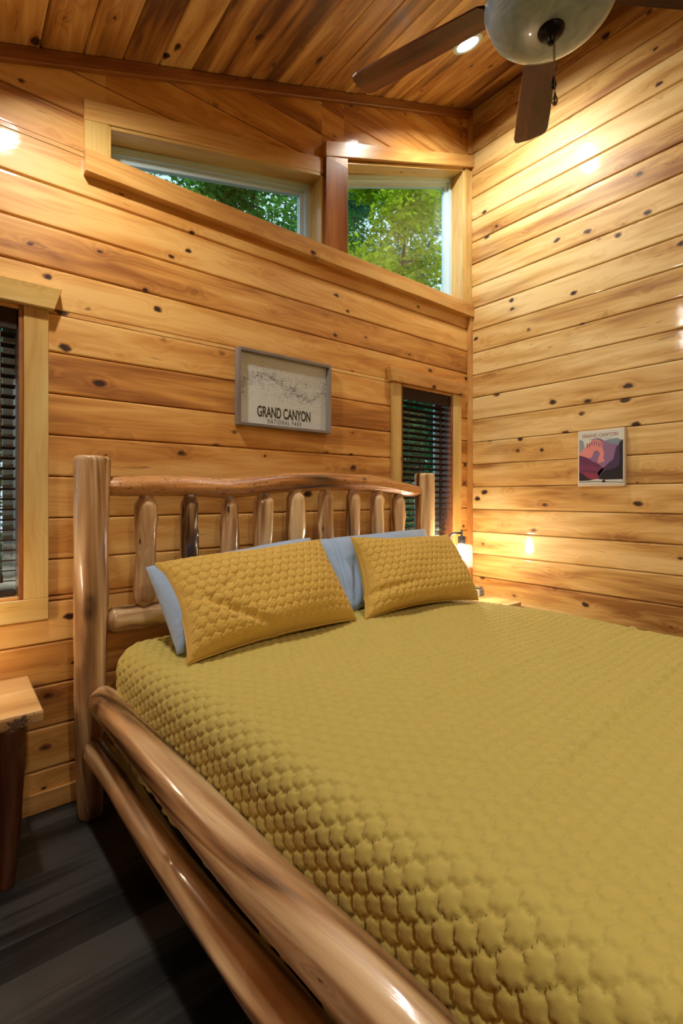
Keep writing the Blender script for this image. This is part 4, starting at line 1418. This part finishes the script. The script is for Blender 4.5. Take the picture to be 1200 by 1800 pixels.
art('river_print', [(.03, .035), (.03, .10), (.25, .105), (.42, .13), (.60, .115), (.97, .115), (.97, .035)], srgb(200, 204, 196), 8)
art('river_band', [(.03, .07), (.35, .08), (.97, .06), (.97, .072), (.35, .094), (.03, .085)], srgb(110, 112, 108), 9)
art('raft_print', [(.52, .075), (.55, .10), (.58, .125), (.60, .10), (.635, .075), (.58, .068)], srgb(20, 18, 18), 10)
RZ = Matrix.Rotation(R(-90), 4, 'Z') @ RX
cyc = (cy0 + cy1) / 2
cch(text_obj('GRAND CANYON', 0.030, simple('faded_red_ink', srgb(168, 120, 112), 0.7), None, Matrix.Translation((cxf - 0.0012, cyc + 0.003, cz1 - 0.044)) @ RZ, 0.86, 1.05, 0.0003))
cch(text_obj('NATIONAL PARK', 0.014, simple('faded_grey_ink', srgb(160, 168, 170), 0.7), None, Matrix.Translation((cxf - 0.0012, cyc + 0.003, cz1 - 0.062)) @ RZ, 0.9, 1.5, 0.0))

# ================================================================== OUTSIDE
ground = box('ground', (-14, 26, YG + 0.35, 30, -0.6, -0.5), M_ground, bevel=0)
struct(ground)
LEAF = [(0, 0), (.18, .22), (.5, .12), (.42, .36), (.75, .55), (.42, .6), (.30, .68), (.0, 1.0), (-.30, .68), (-.42, .6), (-.75, .55), (-.42, .36), (-.5, .12), (-.18, .22)]
LV = np.array([(x, y - 0.4, 0.12 * abs(x)) for x, y in LEAF])
def tree(x, y, h, spread, zlo, nleaf, size, mat, label, group='trees outside the windows', trunk=0.09, seed=0):
    r_ = np.random.default_rng(seed)
    rr = random.Random(seed)
    t = tag(empty('tree', (x, y, -0.5)), label, 'tree', group)
    tp = [(0, 0, 0), (rr.uniform(-.2, .2), rr.uniform(-.1, .1), h * 0.4), (rr.uniform(-.3, .3), rr.uniform(-.2, .2), h * 0.95)]
    tube('trunk', tp, [trunk, trunk * 0.7, trunk * 0.15], M_bark, t, 8)
    clusters = []
    nb = 16
    for k_ in range(nb):
        z = zlo + 0.5 + (h - zlo - 0.3) * (k_ + rr.random()) / nb
        a = rr.uniform(0, 6.28)
        rad = spread * (0.45 + 0.6 * rr.random()) * (1 - 0.55 * max(0, (z - zlo) / (h - zlo)) ** 2)
        e = (math.cos(a) * rad, math.sin(a) * rad, z + rad * 0.35)
        tube('branch', [(0, 0, z), (e[0] * .5, e[1] * .5, z + rad * 0.22), e], [0.022, 0.014, 0.005], M_bark, t, 5)
        for q in range(3):
            f_ = 0.45 + 0.28 * q
            clusters.append((e[0] * f_, e[1] * f_, z + rad * 0.35 * f_, spread * 0.36))
    cl = np.array(clusters)
    ids = r_.integers(0, len(cl), nleaf)
    off = r_.normal(0, 1, (nleaf, 3))
    off /= np.linalg.norm(off, axis=1)[:, None]
    off *= (r_.random(nleaf) ** 0.45)[:, None]
    ctr = cl[ids, :3] + off * cl[ids, 3:4] * np.array([1, 1, .75])
    sz = size * r_.uniform(0.6, 1.25, nleaf)
    nrm = r_.normal(0, 0.5, (nleaf, 3)) + np.array([0, -0.35, 0.8])
    nrm /= np.linalg.norm(nrm, axis=1)[:, None]
    tv = np.cross(nrm, r_.normal(0, 1, (nleaf, 3)))
    tv /= np.linalg.norm(tv, axis=1)[:, None]
    bv_ = np.cross(nrm, tv)
    nl = len(LV)
    V_ = ctr[:, None, :] + sz[:, None, None] * (LV[None, :, 0:1] * tv[:, None, :] + LV[None, :, 1:2] * bv_[:, None, :] + LV[None, :, 2:3] * nrm[:, None, :])
    me = bpy.data.meshes.new('foliage')
    me.vertices.add(nleaf * nl)
    me.vertices.foreach_set('co', V_.astype(np.float32).ravel())
    me.loops.add(nleaf * nl)
    me.loops.foreach_set('vertex_index', np.arange(nleaf * nl, dtype=np.int32))
    me.polygons.add(nleaf)
    me.polygons.foreach_set('loop_start', (np.arange(nleaf) * nl).astype(np.int32))
    me.polygons.foreach_set('loop_total', np.full(nleaf, nl, np.int32))
    me.update(calc_edges=True)
    o = link('foliage', me, mat, t)
    o['kind'] = 'stuff'
    return t
G = 'background trees'
tree(6.5, 6.4, 7.6, 1.7, 2.6, 13000, 0.085, M_leafy, 'yellow-green maple close outside the right clerestory window', seed=1)
tree(8.4, 10.2, 12.5, 2.6, 1.0, 13000, 0.12, M_leafg, 'tall deep green tree behind the maple in the right clerestory window', seed=2)
tree(4.7, 8.4, 8.3, 1.9, 2.2, 13000, 0.10, M_leafg, 'green tree filling the right end of the left clerestory window', seed=3)
tree(12.4, 9.6, 12.5, 2.6, 1.0, 10000, 0.13, M_leafb, 'blue-green tree at the far right beyond the maple', seed=4)
tree(5.8, 5.2, 3.4, 1.3, 0.2, 6000, 0.08, M_leafb, 'low shrubby tree behind the narrow window blind', seed=5)
tree(9.5, 8.2, 4.6, 2.0, 0.2, 7000, 0.10, M_leafg, 'bushy low tree further out behind the narrow window', seed=6)
tree(0.6, 6.2, 4.4, 1.6, 0.2, 8000, 0.10, M_leafb, 'low tree outside the blind window at the left edge', seed=7)
tree(2.15, 10.4, 9.4, 1.5, 2.0, 6000, 0.11, M_leafb, 'thin blue-green tree at the left end of the left clerestory window', seed=8)
tree(6.6, 13.5, 15.0, 2.9, 2.0, 12000, 0.15, M_leafg, 'tallest tree, standing far back between the clerestory windows', seed=9)
tree(-1.2, 8.8, 6.2, 2.0, 0.2, 5000, 0.12, M_leafg, 'far tree behind the left blind window', seed=10)
tree(11.6, 13.8, 16.0, 3.4, 1.0, 14000, 0.17, M_leafb, 'broad dark tree closing the gap behind the right clerestory window', seed=11)
tree(15.5, 16.5, 18.0, 4.0, 1.0, 12000, 0.2, M_leafg, 'farthest broad tree at the right behind all the others', seed=12)
